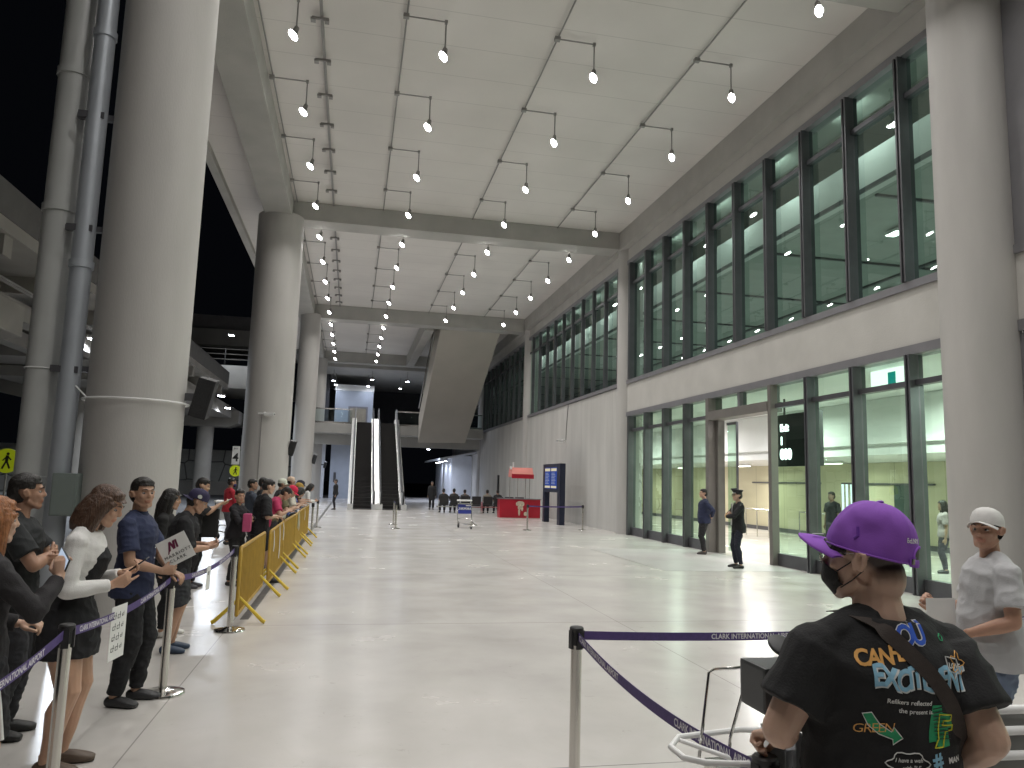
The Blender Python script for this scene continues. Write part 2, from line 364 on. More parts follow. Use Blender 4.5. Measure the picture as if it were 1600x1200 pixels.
MB().box(7.84, 7.899, 20.8, 22.0, 0.001, 2.06).build('dark_doorway', pm('doorway_dark', (.06, .09, .085), .4), fac)
lw = MB().box(.94, .98, 12.8, 13.95, 3.84, 4.28).build('lit_panel', emis('lit_panel_white', (.92, 1, .95), 2.2), fac)
MB().box(.93, .939, 13.2, 13.42, 3.88, 4.2).build('teal_sign', emis('teal_sign', (.02, .35, .33), 1.1), lw)
cb = empty('lit_cabinet', (17.45, 23.9, 0), 0, 'glowing glass cabinet against the cream wall inside the terminal', 'cabinet')
MB().box(-.15, .15, -.42, .42, .1, .3).box(-.15, .15, -.42, .42, 2.0, 2.06).build('frame', M['alu'], cb)
for y in (-.36, -.13, .13, .36): MB().box(-.16, -.12, y-.035, y+.035, .3, 2.0).build('light_strip', emis('cabinet_glow', (.8, .92, 1), 2.4), cb)
for i, (x, y, n) in enumerate(((15.2, 20.5, 4), (14.8, 25.0, 3), (15.5, 14.5, 4))):
    t = empty('guide_rail', (x, y, 0), 0, ['steel guide rail in the hall behind the door', 'steel guide rail deep inside the left panes', 'steel guide rail behind the glass at right'][i], 'railing', 'steel rails inside the terminal')
    for k in range(n+1): MB().cyl((0, k*.8, 0), (0, k*.8, 1.0), .02, seg=8).build('post', M['steel'], t)
    MB().cyl((0, 0, 1.0), (0, n*.8, 1.0), .022, seg=8).build('top_rail', M['steel'], t)
# ---------------------------------------------------------------- hanging downlights
def make_light():
    t = empty('ceiling_light', (0, 0, 0), 0, 'x', 'lamp', 'downlights hanging from bent conduits under the ceiling')
    z = 10.27
    MB().tube([(-.82, 0, 11.13-z), (-.03, 0, 11.13-z), (0, 0, 11.10-z), (0, 0, .26)], .016, 8).box(-.88, -.76, -.05, .05, 11.09-z, 11.17-z).box(-.03, .03, -.03, .03, 11.09-z, 11.16-z).build('stem', M['conduit'], t, smooth=True)
    R = Matrix.Translation((0, 0, .24)) @ Euler((radians(-26), radians(12), 0)).to_matrix().to_4x4()
    MB().lathe([(.03, .04), (.05, .02), (.055, -.10), (.078, -.16), (.085, -.24)], 20, R).build('housing', M['conduit'], t, smooth=True)
    MB().lathe([(.105, -.240), (.10, -.256)], 20, R @ Matrix.Rotation(radians(50), 4, 'Z') @ Matrix.Diagonal((1.12, .62, 1, 1))).build('lens', M['lens'], t)
    l = bpy.data.lights.new('bulb', 'AREA'); l.shape = 'DISK'; l.size = .2; l.energy = LAMP_W; l.color = (1, .975, .945); l.spread = radians(140)
    o = bpy.data.objects.new('bulb', l); link(o, t); o.matrix_local = Matrix.Translation((0, 0, -.04))
    return t
L0 = make_light()
rows = [(-1.53, 'leftmost'), (1.42, 'second'), (4.62, 'third'), (7.82, 'rightmost')]
bays = [(-6, 'over the viewer'), (10.5, 'before the nearest cross beam'), (26.4, 'between the two nearest cross beams'), (42.5, 'past the second cross beam')]
first = True
for ri, (x, rn) in enumerate(rows):
    ks = range(-4, 15) if ri < 2 else range(-4, 10)
    for k in ks:
        y = 11.3+3.2*k
        bn = [b_ for b_ in bays if y > b_[0]][-1][1]
        lab = 'hanging downlight in the %s row of lamps, %s' % (rn, bn)
        if first: o = L0; first = False; o.location = (x, y, 10.27); o['label'] = lab
        else: o = dup(L0, (x, y, 10.27), label=lab)
for x, y0, y1 in ((-2.33, -5, 26.2), (-1.1, -5, 26.2), (.62, -5, 26.2), (3.82, -5, 26.2), (7.02, -5, 26.2), (-2.3, 27.3, 42.3), (-1.1, 27.3, 42.3), (.64, 27.3, 42.3), (3.84, 27.3, 42.3), (7.04, 27.3, 42.3), (.64, 43.4, 58.3), (-2.3, 43.4, 58.3)):
    mb = MB().cyl((0, y0, 0), (0, y1, 0), .018, seg=8)
    if x == -1.1:
        mb = MB().box(-.03, .03, y0, y1, -.02, .03)
        n = int((y1-y0)/1.6)
        for i in range(n): mb.box(-.2, .14, y0+.8+1.6*i, y0+.85+1.6*i, -.07, -.021).box(-.22, -.12, y0+.76+1.6*i, y0+.89+1.6*i, -.12, -.071).box(.06, .15, y0+.76+1.6*i, y0+.89+1.6*i, -.12, -.071)
    tag(mb.build('ceiling_conduit' if x != -1.1 else 'cable_tray', M['conduit'], loc=(x, 0, 11.17)), 'thin grey ceiling conduit feeding the %s lamp row, %s' % ({-2.33: 'leftmost', -2.3: 'leftmost', .62: 'second', .64: 'second', 3.82: 'third', 3.84: 'third', 7.02: 'rightmost', 7.04: 'rightmost'}.get(x, ''), 'near end' if y0 < 0 else 'middle bay' if y0 < 30 else 'far bay') if x != -1.1 else 'dark cable tray with small brackets on the ceiling, %s' % ('near end' if y0 < 0 else 'second bay'), 'conduit' if x != -1.1 else 'cable tray', 'ceiling conduits' if x != -1.1 else 'ceiling cable trays')
# ================================================================ far end: escalators, balcony, stair box
M['bluewhite'] = pm('cool_white_wall', (.62, .64, .68), .6, var=.04)
M['escal'] = pm('brushed_aluminium', (.80, .80, .79), .30, .55, var=.05, scale=4)
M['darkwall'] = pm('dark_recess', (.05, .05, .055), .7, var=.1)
structure('upper_slab', MB().box(-3.9, 9.5, 55.5, 75, 4.86, 5.55), M['beam'], bevel=.02)
structure('lower_soffit_wall', MB().box(-3.9, 9.5, 57.2, 57.5, 4.1, 4.855), M['beam'])
structure('upper_ceiling', MB().box(-3.3, 9.4, 59.4, 75, 10.2, 10.5), M['beam'])
# balustrade on the slab edge, split round the escalators
def balustrade(x0, x1, label):
    t = empty('glass_balustrade', (x0, 55.56, 5.55), 0, label, 'balustrade', 'glass balustrades on the upper slab')
    n = max(1, round((x1-x0)/1.4)); dx = (x1-x0)/n
    MB().quad([(0.02, .0, .12), (x1-x0-.02, .0, .12), (x1-x0-.02, .0, 1.0), (0.02, .0, 1.0)]).build('glass_panel', M['rail_glass'], t)
    mb = MB().box(0, x1-x0, -.04, .04, 0, .13); mb.build('base_channel', M['chrome'], t)
    MB().box(0, x1-x0, -.05, .05, 1.0, 1.08).build('handrail', M['chrome'], t)
balustrade(-3.9, -.12, 'glass balustrade with steel rail left of the escalators on the upper floor')
balustrade(3.1, 4.95, 'short glass balustrade between the right escalator and the inclined stair box')
balustrade(7.9, 9.4, 'glass balustrade right of the inclined stair box by the wall')
# escalators
def escalator(x, label):
    t = empty('escalator', (x, 43.0, 0), 0, label, 'escalator', 'pair of escalators to the upper floor')
    H_ = 5.55; run = H_/math.tan(radians(30)); y1 = .9; y2 = y1+run; y3 = y2+1.0
    wst = 1.0; s0 = .31
    # steps
    mb = MB(); n = 27; rise = H_/n; tr = run/n
    mb.box(s0, s0+wst, -.1, y1, -.0, .03)
    for i in range(n):
        mb.box(s0+.002, s0+wst-.002, y1+i*tr, y1+(i+1)*tr+.02, max(.0, rise*(i)-.25), rise*(i+1)-.005)
    mb.box(s0, s0+wst, y2+.02, y3+.9, H_-.25, H_)
    mb.build('steps', pm('step_metal', (.035, .033, .033), .4, .4, var=.1, scale=40) if 'stepm' not in M else M['stepm'], t)
    for side, xa, xb in (('l', 0, .30), ('r', s0+wst+.01, s0+wst+.31)):
        prof = [(-.35, .0), (y1, .0), (y2, H_-.4), (y3, H_-.4), (y3, H_+.72), (y2+.1, H_+.80), (y1+.05, .86), (-.25, .78), (-.42, .6), (-.45, .3)]
        # skirt and cladding below, thin balustrade above
        low = [(-.35, .0), (y1, .0), (y2, H_-.4), (y3, H_-.4), (y3, H_+.30), (y2+.1, H_+.30), (y1+.05, .32), (-.35, .30)]
        p = MB().prism(low, 'x', xa, xb).build('side_panel', M['escal'], t, bevel=.01)
        xm = xb-.10 if side == 'l' else xa+.10
        up = [(-.25, .30), (y1+.05, .321), (y2+.1, H_+.301), (y3, H_+.301), (y3+.1, H_+.95), (y2+.05, H_+.98), (y1, .98), (-.35, .93), (-.48, .6)]
        MB().prism(up, 'x', xm-.03, xm+.03).build('balustrade_panel', M['escal'], t)
        pts = [(xm, -.2, .30), (xm, -.42, .36), (xm, -.54, .62), (xm, -.40, .93), (xm, -.1, 1.0), (xm, y1, 1.01), (xm, y2+.05, H_+1.01), (xm, y3+.1, H_+1.0), (xm, y3+.3, H_+.8), (xm, y3+.25, H_+.45)]
        MB().tube(pts, .045, 8, side=(1, 0, 0)).build('handrail', M['black'], t, smooth=True)
    return t
escalator(-.10, 'left escalator of the pair, dark steps between bright steel sides')
escalator(1.50, 'right escalator of the pair, dark steps between bright steel sides')
# inclined stair box coming down from the ceiling
st = empty('stair_enclosure', (6.3, 50, 4.2), 0, 'wide beige inclined stair enclosure descending from the ceiling beside the escalators', 'stair')
v = [(4.68, 43.38, 10.45), (8.26, 43.38, 10.6), (7.95, 54.0, 4.42), (4.56, 54.0, 4.32)]
mb = MB(); lo = [Vector(q)-Vector((6.3, 50, 4.2)) for q in v]; hi = [q+Vector((0, .4, 1.9)) for q in lo]
n = len(mb.v); mb.v += [tuple(q) for q in lo+hi]; mb.f += [(0, 1, 2, 3), (7, 6, 5, 4), (0, 4, 5, 1), (1, 5, 6, 2), (2, 6, 7, 3), (3, 7, 4, 0)]
mb.build('soffit_panel', pm('beige_soffit', (.46, .43, .38), .7, var=.05, scale=.7), st, bevel=.02)
MB().tube([hi[3]+Vector((-.02, -.1, .6)), hi[0]+Vector((-.02, 0, .6))], .05, 8).build('handrail', M['steel'], st)
# elevator shaft and lower level walls
sh = empty('elevator_tower', (0, 64, 0), 0, 'pale blue-lit elevator tower rising behind the escalators', 'elevator tower')
MB().box(-1.7, 1.5, 0, 4, 0, 4.82).box(-1.6, 1.5, 0, 4, 5.56, 8.9).build('tower_wall', pm('tower_cladding', (.42, .46, .53), .5, var=.05), sh)
MB().box(-1.65, 1.55, -.05, 4.05, 8.9, 9.4).build('tower_cap', M['white'], sh)
MB().box(-.5, 1.1, -.04, .0, 5.56, 7.6).build('door_frame', M['alu2'], sh)
MB().box(-.35, .95, -.06, -.04, 5.56, 7.45).build('door', M['steel'], sh)
MB().box(-1.4, -1.2, -.05, 0, 1.3, 2.1).build('call_panel', M['alu'], sh)
tag(MB().box(-4.2, -2.15, 64, 64.3, 0, 4.84).build('side_wall', M['bluewhite']), 'narrow pale wall strip left of the elevator tower under the slab', 'wall')
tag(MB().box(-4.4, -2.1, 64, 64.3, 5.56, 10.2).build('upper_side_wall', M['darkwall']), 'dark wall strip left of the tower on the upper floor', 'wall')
wb = empty('service_building', (9.0, 62, 0), 0, 'pale blue-white block with a slanting lit canopy under the upper slab', 'building')
MB().box(-.9, .75, 0, 12, 0, 3.75).build('wall', M['bluewhite'], wb)
MB().prism([(-2.2, 3.45), (.75, 4.05), (.75, 3.9), (-2.2, 3.3)], 'y', -2.5, 10).build('canopy', M['bluewhite'], wb)
MB().box(-1.9, -1.8, -2.2, -2.1, 0, 3.36).build('post', M['bluewhite'], wb)
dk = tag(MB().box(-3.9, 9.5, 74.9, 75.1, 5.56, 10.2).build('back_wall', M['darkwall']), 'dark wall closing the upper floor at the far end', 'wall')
# cool pendant floods of the far end
lensc = emis('cool_lens', (.85, .9, 1), 70)
def flood(loc, power, label, color=(.72, .80, 1), group='cool white floodlights at the far end', stem=.9, r=.13):
    t = empty('flood_lamp', loc, 0, label, 'lamp', group)
    MB().cyl((0, 0, .2), (0, 0, .2+stem), .02, seg=8).lathe([(r*.5, .22), (r, .12), (r, 0)], 16).build('housing', M['conduit'], t)
    MB().lathe([(r*.92, 0), (r*.9, -.012)], 16).build('lens', lensc, t)
    area_light('bulb', t, (0, 0, -.03), power, r*1.8, color, 165); return t
flood((-1.75, 61, 9.3), 60, 'cool floodlight above the left side of the upper balcony')
flood((-1.6, 63.2, 9.25), 9, 'cool floodlight close in front of the elevator tower, left')
flood((1.0, 63.2, 9.25), 9, 'cool floodlight close in front of the elevator tower, right')
flood((1.25, 60.6, 9.5), 18, 'cool floodlight hanging before the elevator tower')
flood((4.0, 60, 9.4), 90, 'cool floodlight over the right escalator landing')
flood((3.7, 64, 9.3), 60, 'smaller cool floodlight deeper over the upper floor')
flood((-1.9, 60.5, 4.3), 60, 'cool floodlight under the slab near the left wall', stem=.3)
flood((3.3, 62, 4.15), 60, 'left cool floodlight of a pair under the upper slab', stem=.4)
flood((3.75, 62.6, 4.2), 60, 'right cool floodlight of a pair under the upper slab', stem=.4)
flood((5.9, 60, 4.1), 60, 'single cool floodlight under the slab before the pale block', stem=.4)
for k in range(4):
    flood((7.4+.05*k, 60.6+2.6*k, 3.25), 30, ['nearest', 'second', 'third', 'farthest'][k]+' small flood under the slanting canopy', stem=.05, r=.1)
# ================================================================ outside, left: elevated roads
M['oconc'] = pm('viaduct_concrete', (.30, .285, .26), .85, var=.12, scale=.7, bump=.2, bscale=20)
va = empty('elevated_road', (-9, 0, 0), 0, 'elevated road deck with ribbed concrete soffit running along the left', 'viaduct')
MB().box(-11, 0, -25, 57, 7.75, 8.1).build('deck', M['oconc'], va)
MB().box(-.25, 0.02, -25, 57, 8.11, 9.0).build('parapet', pm('dark_parapet', (.14, .135, .13), .8, var=.1), va)
mb = MB()
for k in range(17): mb.box(-10.9, -.1, -22+4.8*k, -21.5+4.8*k, 7.2, 7.749)
mb.build('cross_rib', M['oconc'], va)
mb = MB()
for x in (-9.5, -7.2, -4.9, -2.6): mb.box(x, x+.6, -25, 57, 6.6, 7.19)
mb.build('girder', M['oconc'], va)
mb = MB()
for x in (-.9, -1.05): mb.cyl((x, -25, 7.05), (x, 57, 7.05), .04, seg=6)
mb.build('service_pipe', M['conduit'], va)
def pier(x, y, ztop, capw, label):
    t = empty('viaduct_pier', (x, y, 0), 0, label, 'pier', 'piers under the elevated roads')
    MB().lathe([(.62, -.15), (.62, ztop-1.2)], 28).build('shaft', M['oconc'], t, smooth=True)
    MB().prism([(-capw, ztop-.75), (-capw*.5, ztop-1.25), (capw*.7, ztop-1.25), (capw, ztop-.95), (capw, ztop), (-capw, ztop)], 'y', -.9, .9).build('hammerhead_cap', M['oconc'], t, bevel=.05)
pier(-14.5, 24, 6.59, 4.6, 'pier of the elevated road hidden partly behind the drainpipes'); pier(-14.5, 44, 6.59, 4.6, 'pier further along the elevated road at left')
pier(-11.2, 62, 6.55, 2.5, 'round pier with hammerhead cap before the white stone retaining wall')
ov = empty('ramp_overpass', (0, 62, 0), 0, 'layered overpass ramps crossing behind the left columns', 'viaduct')
MB().box(-45, -5.2, -1.5, 9, 8.4, 10.0).build('lower_fascia', M['oconc'], ov)
MB().box(-45, -5.2, -2.0, -1.5, 8.2, 8.45).build('ledge', M['oconc'], ov)
MB().box(-45, -5.2, 2.0, 10, 12.1, 13.4).build('upper_fascia', M['oconc'], ov)
MB().box(-45, -5.2, 2.3, 2.6, 13.4, 14.6).build('upper_parapet', pm('parapet_grey', (.16, .15, .15), .8), ov)  # parapet in its own dark grey
mb = MB()
for z in (10.5, 10.9, 11.3): mb.cyl((-45, -1.3, z), (-5.2, -1.3, z), .05, seg=6)
for k in range(20): mb.box(-44+2*k, -43.92+2*k, -1.34, -1.26, 10.0, 11.3)
mb.build('steel_railing', M['steel'], ov)
mb = MB()
for k, (zz, xx) in enumerate(((6.55, 0), (6.0, 1.2))):
    mb.prism([(-18+xx, zz), (-18+xx, zz+.5), (-9.6+xx*.3, zz+.5), (-9.6+xx*.3, zz)], 'y', -26+3*k, 12)
mb.build('ramp_girder', M['oconc'], ov)
# stone retaining wall
m = pm('stone_blocks', (.60, .60, .56), .85, var=.08, scale=2, bump=.2, bscale=10)
nt = m.node_tree; N = nt.nodes; L = nt.links; b_ = N['Principled BSDF']; src = b_.inputs['Base Color'].links[0].from_socket
tc = N.new('ShaderNodeTexCoord'); vr = N.new('ShaderNodeTexVoronoi'); vr.feature = 'DISTANCE_TO_EDGE'; vr.inputs['Scale'].default_value = .62; vr.inputs['Randomness'].default_value = .35
L.new(tc.outputs['Object'], vr.inputs['Vector']); lt = N.new('ShaderNodeMath'); lt.operation = 'LESS_THAN'; lt.inputs[1].default_value = .035; L.new(vr.outputs[0], lt.inputs[0])
mx = N.new('ShaderNodeMix'); mx.data_type = 'RGBA'; L.new(lt.outputs[0], mx.inputs[0]); L.new(src, mx.inputs[6]); mx.inputs[7].default_value = (.2, .2, .18, 1); L.new(mx.outputs[2], b_.inputs['Base Color'])
rw = tag(MB().box(-45, -4.9, 0, .6, -.15, 3.9).build('retaining_wall', m, loc=(0, 75, 0)), 'white stone-block retaining wall under the overpass', 'wall')
tag(MB().box(-45, -5.5, 0, .8, -.15, 1.05).build('road_barrier', M['oconc'], loc=(0, 71, 0)), 'low concrete road barrier in front of the stone wall', 'barrier')
def streetlamp(loc, power, label, color=(.82, .90, 1)):
    t = empty('viaduct_lamp', loc, 0, label, 'lamp', 'lamps under the elevated roads')
    MB().box(-.2, .2, -.3, .3, 0, .12).build('housing', M['conduit'], t, bevel=.02)
    MB().box(-.16, .16, -.26, .26, -.012, 0).build('lens', lensc, t)
    area_light('bulb', t, (0, 0, -.03), power, .3, color, 170)
streetlamp((-7.6, 46, 6.2), 700, 'bright white lamp under the overpass, upper of two')
streetlamp((-8.6, 55, 6.25), 300, 'bright white lamp under the overpass, lower of two')
streetlamp((-9.3, 58.6, 12.0), 120, 'lamp on the underside of the upper ramp')
streetlamp((-11.5, 17, 7.0), 1100, 'white lamp on the ribbed soffit of the left elevated road')
streetlamp((-10.5, 33, 7.0), 1100, 'white lamp far along the left elevated road soffit')
streetlamp((-24, 64, 4.6), 300, 'lamp glowing low beyond the pedestrian sign at far left')
# ================================================================ pipes, boxes and small gear on the columns
def ring_pts(cx, cy, r, z, n=40): return [(cx+r*cos(2*pi*k/n), cy+r*sin(2*pi*k/n), z) for k in range(n)]
def drainpipe(x, y, r, label, joints, tone):
    t = empty('drainpipe', (x, y, 0), 0, label, 'pipe', 'vertical drainpipes beside the nearest left column')
    MB().lathe([(r, 0), (r, 10.8)], 28).build('pipe', tone, t, smooth=True)
    for z in joints: MB().lathe([(r, z-.05), (r+.018, z-.045), (r+.018, z+.045), (r, z+.05)], 28).build('collar', tone, t, smooth=True)
    return t
drainpipe(-3.84, 10.35, .19, 'thick pale drainpipe, left one of the two beside the big column', (1.6, 5.05, 6.9, 9.2), M['pipe'])
drainpipe(-3.46, 10.15, .125, 'thinner bluish drainpipe between the thick pipe and the big column', (4.3, 7.4), pm('galvanised_pipe', (.42, .45, .49), .38, .3, var=.08, scale=2))
cl = empty('pipe_clamp', (-3.5, 10.2, 0), 0, 'dark steel brackets clamping the two drainpipes to the column', 'bracket')
for z in (2.95, 4.75, 6.25, 8.2): MB().box(-.20, .34, -.03, .05, z, z+.07).box(-.15, .15, -.15, -.125, z-.03, z+.05).build('clamp', M['alu'], cl)
c = MB().tube(ring_pts(-2.735, 10.4, .615, 2.62), .012, 6, closed=True)
c.tube(ring_pts(-3.84, 10.35, .2, 2.98, 24), .008, 6, closed=True)
c.tube([(-3.66, 10.3, 2.98), (-3.4, 10.1, 2.8), (-3.2, 10.02, 2.62)], .01, 6)
tag(c.build('cable_loop', M['white'], smooth=True), 'white cable looped round the big left column and its pipe', 'cable')
def speaker(x, y, z, label, s=1.0, rz=0.):
    t = empty('loudspeaker', (x, y, z), rz, label, 'loudspeaker', 'black column loudspeakers')
    R = Euler((radians(12), radians(14), 0)).to_matrix().to_4x4()
    MB().box(-.11*s, .11*s, -.11*s, .11*s, -.26*s, .26*s, R).build('cabinet', M['black'], t, bevel=.012)
    MB().box(-.09*s, .09*s, -.118*s, -.111*s, -.22*s, .22*s, R).build('grille', pm('speaker_grille', (.03, .03, .032), .7, .3, scale=90, var=.5), t)
    MB().box(-.32*s, -.1*s, -.02, .02, -.05, .05).build('bracket', M['alu'], t)
speaker(-1.93, 10.4, 2.72, 'large black loudspeaker tilted on a bracket, on the biggest left column', 1.0)
speaker(-1.98, 26.3, 2.66, 'black loudspeaker on the second left column', .95)
speaker(-1.98, 42.3, 2.66, 'small-looking black loudspeaker on the third left column', .95)
speaker(-1.9, 57.6, 2.6, 'black loudspeaker on the farthest left column', .9)
def cctv(x, y, z, rz, label):
    t = empty('security_camera', (x, y, z), rz, label, 'camera', 'white security cameras')
    MB().tube([(0, .22, .0), (0, .05, 0)], .03, 10).ell((0, 0, 0), (.06, .06, .06)).build('mount', M['white'], t, smooth=True)
    MB().box(-.05, .05, -.34, .0, -.07, .03).build('body', M['white'], t, bevel=.015)
    MB().cyl((0, -.345, -.02), (0, -.339, -.02), .035).build('lens', M['black'], t)
cctv(-2.85, 25.60, 3.72, radians(70), 'white bullet camera with dangling cable on the second left column')
tag(MB().cyl((-2.93, 25.61, 0), (-2.93, 25.61, 3.7), .014, seg=8).build('camera_cable', M['conduit']), 'thin cable running down the second left column from its camera', 'cable')
cctv(9.6, 34.1, 3.72, radians(-60), 'white camera on the concrete wall above the flight-info frame')
tag(MB().tube([(9.745, 34.0, 3.75), (9.745, 33.98, 4.2), (9.745, 33.7, 5.4)], .012, 6).build('camera_cable', M['black']), 'black cable hanging down the wall to the white camera', 'cable')
eb = empty('electrical_box', (-3.3, 9.85, 0), 0, 'grey-green electrical cabinet at the foot of the big left column', 'cabinet')
MB().box(-.13, .15, 0, .16, 1.2, 1.70).build('cabinet', pm('greygreen_paint', (.19, .225, .21), .5, .2, var=.1), eb, bevel=.008)
MB().box(-.11, .13, -.012, -.001, 1.22, 1.68).build('door', pm('greygreen_door', (.20, .235, .22), .5, .2, var=.1), eb)
# signs on the street side
M['lime'] = pm('lime_sign', (.62, .74, .02), .5, var=.04, emit=(.62, .74, .02), estr=.12)
def ped_disc(t, z, r=.3, y=-.02):
    d = MB().tube([(0, y, z), (0, y-.02, z)], r, 32).build('sign_disc', M['lime'], t)
    g = MB(); yy = y-.026; k = r/.3
    g.tube([(.02*k, yy, z+.17*k), (.02*k, yy-.004, z+.17*k)], .035*k, 12)
    def limb(a, b_, w_):
        a = Vector((a[0]*k, yy, z+a[1]*k)); b_ = Vector((b_[0]*k, yy, z+b_[1]*k)); n_ = (b_-a).normalized().cross(Vector((0, 1, 0)))*w_*k
        g.quad([a-n_, b_-n_, b_+n_, a+n_])
    limb((.01, .13), (.0, -.02), .035); limb((.0, .0), (-.09, -.2), .022); limb((.0, .0), (.08, -.19), .022); limb((.01, .11), (-.09, .0), .016); limb((.01, .11), (.1, .02), .016)
    g.build('walking_figure', M['black'], d)
def ped_sign(x, y, z, label):
    t = empty('crossing_sign', (x, y, 0), 0, label, 'sign', 'round yellow-green pedestrian signs')
    MB().cyl((0, 0, -.15), (0, 0, z), .03, seg=10).build('pole', M['conduit'], t); ped_disc(t, z, .36, -.04)
ped_sign(-9.95, 25, 1.94, 'leftmost round yellow-green pedestrian sign, beside the thick drainpipe')
ped_sign(-12.35, 35, 2.02, 'round yellow-green pedestrian sign glimpsed between the two drainpipes')
t = empty('bay_sign', (-4.24, 30, 0), 0, 'white bus bay sign numbered 4 above a round pedestrian sign', 'sign')
MB().cyl((.16, 0.05, -.15), (.16, .05, 3.2), .035, seg=10).build('pole', M['conduit'], t)
s_ = MB().box(-.16, .10, -.05, .02, 2.1, 2.78).build('sign_panel', M['white'], t, bevel=.006)
text('BAY', .09, M['black'], s_, face((-.03, -.052, 2.66), (1, 0, 0), (0, 0, 1)), center=True)
text('4', .42, M['black'], s_, face((-.03, -.052, 2.22), (1, 0, 0), (0, 0, 1)), center=True, bold=.01)
ped_disc(t, 1.86, .21, -.03)
# ================================================================ mid-ground furniture
kc = empty('promotion_counter', (8.2, 36.6, 0), 0, 'red counter with a cream emblem under a pink and red canopy', 'counter')
M['red'] = pm('red_vinyl', (.42, .012, .03), .35, var=.1, scale=2)
MB().box(-1.0, 1.05, 0, .6, .0, .90).build('counter_body', M['red'], kc, bevel=.01)
MB().box(-1.04, 1.09, -.03, .64, .902, .94).build('counter_top', M['alu2'], kc)
e_ = MB(); random.seed(3)
def blob(cx, cz, rx, rz, n=18, jag=.25):
    e_.quad([(cx+rx*(1+jag*(random.random()-.5))*cos(2*pi*k/n), -.006-.001*(len(e_.f) % 5), cz+rz*(1+jag*(random.random()-.5))*sin(2*pi*k/n)) for k in range(n)])
blob(.03, .68, .22, .14); blob(.0, .50, .09, .10); blob(.13, .45, .05, .12); blob(-.02, .28, .05, .18); blob(.3, .2, .09, .1)
e_.build('emblem', pm('cream_print', (.62, .55, .42), .6, var=.35, scale=14), kc)
MB().prism([(-.45, 1.98), (.45, 1.98), (.45, 2.12), (.2, 2.45), (-.22, 2.45), (-.45, 2.12)], 'x', -.52, .55).build('canopy', pm('pink_canopy', (.72, .26, .22), .6, var=.1), kc, bevel=.01)
MB().box(-.54, .57, -.48, -.46, 1.92, 2.13).build('valance', M['red'], kc)
for x in (-.5, -.1, .3, .5): MB().cyl((x, .1, .94), (x, .1, 1.98), .015, seg=8).build('pole', M['steel'], kc)
MB().box(-.42, -.36, -.1, -.04, 2.45, 2.7).box(-.58, -.50, -.3, -.2, 2.35, 2.5).build('finial', M['white'], kc)
fr_ = empty('flight_info_frame', (8.74, 32.3, 0), 0, 'tall navy portal frame holding two lit flight screens by the wall', 'information stand')
navy = pm('navy_metal', (.02, .025, .05), .4, .3, var=.1)
MB().box(-.12, .12, -1.45, -1.05, 0, 2.58).box(-.12, .12, 1.1, 1.42, 0, 2.58).box(-.12, .12, -1.049, 1.099, 1.35, 2.58).build('frame', navy, fr_, bevel=.01)
for y0 in (-.95, .10):
    s_ = MB().box(-.135, -.121, y0, y0+.92, 1.5, 2.42).build('screen', emis('screen_blue', (.03, .055, .22), 1.2), fr_)
    MB().box(-.14, -.136, y0+.02, y0+.9, 2.26, 2.38).box(-.14, -.136, y0+.02, y0+.9, 1.53, 1.62).build('screen_bar', emis('screen_cream', (.7, .62, .42), .9), s_)
    g = MB()
    for k in range(8): g.box(-.139, -.136, y0+.82-.5-.08*(k % 3), y0+.84, 2.16-.065*k, 2.185-.065*k)
    g.build('screen_rows', emis('screen_rows', (.45, .5, .7), .6), s_)
# benches
def bench(x, y, n, label, rz=0):
    t = empty('waiting_bench', (x, y, 0), rz, label, 'bench', 'rows of black airport seats')
    MB().box(-.1, n*.58+.02, .2, .28, .30, .36).build('beam', M['steel'], t)
    for i in range(n):
        MB().box(.03+.58*i, .53+.58*i, .0, .48, .40, .46).build('seat', M['black'], t, bevel=.02)
        MB().box(.03+.58*i, .53+.58*i, -.0, .0501, .47, .92, Matrix.Rotation(radians(8), 4, 'X')).build('backrest', M['black'], t, bevel=.02)
    for i in (0, n//2, n): MB().box(-.02+.58*i, .02+.58*i, -.02, .5, .60, .64).box(-.02+.58*i, .02+.58*i, .1, .14, .0, .62).box(-.025+.58*i, .025+.58*i, -.02, .5, .0, .04).build('leg', M['chrome'], t)
    return t
bench(4.65, 40.5, 4, 'left black bench where people sit with backs to the viewer'); bench(7.1, 40.9, 4, 'right black bench with bright steel legs, mostly empty')
tag(MB().box(-.06, .06, -.1, .1, 0, 2.15).build('tower_fan', M['black'], loc=(9.3, 48, 0), bevel=.02), 'slim dark upright panel standing by the far wall', 'panel')
# stanchions
def stanchion(x, y, label, z=.94, capcol=None, near=False):
    t = empty('stanchion', (x, y, 0), 0, label, 'stanchion', 'steel belt stanchions')
    MB().lathe([(.165, 0), (.17, .008), (.165, .02), (.12, .032), (.05, .04), (.032, .05)], 40).build('base', M['chrome'], t, smooth=True)
    MB().lathe([(.0315, .045), (.0315, z-.02)], 28).build('pole', M['steel'], t, smooth=True)
    MB().lathe([(.034, z-.1), (.035, z-.03)], 24).build('belt_cassette', M['black'], t, smooth=True)
    MB().lathe([(.038, z-.03), (.040, z-.024), (.040, z-.006), (.034, z)], 24).build('cap', M['black'], t, smooth=True)
    for a in range(4):
        MB().box(.030, .041, -.018, .018, z-.12, z-.02, Matrix.Rotation(a*pi/2+.2, 4, 'Z')).build('belt_slot', M['black'], t)
    return t
S = dict(A=(-1.42, 4.5), B=(-1.37, 6.68), C=(-1.24, 9.2), D=(1.31, 4.27), E=(1.29, 2.22), F=(5.35, 4.8), G=(8.72, 27.9), H=(6.42, 27.3), I=(1.63, 27.1), J=(1.67, 29.3), K=(-1.07, 23.9), L=(-1.05, 27), Z=(-1.5, 2.2))
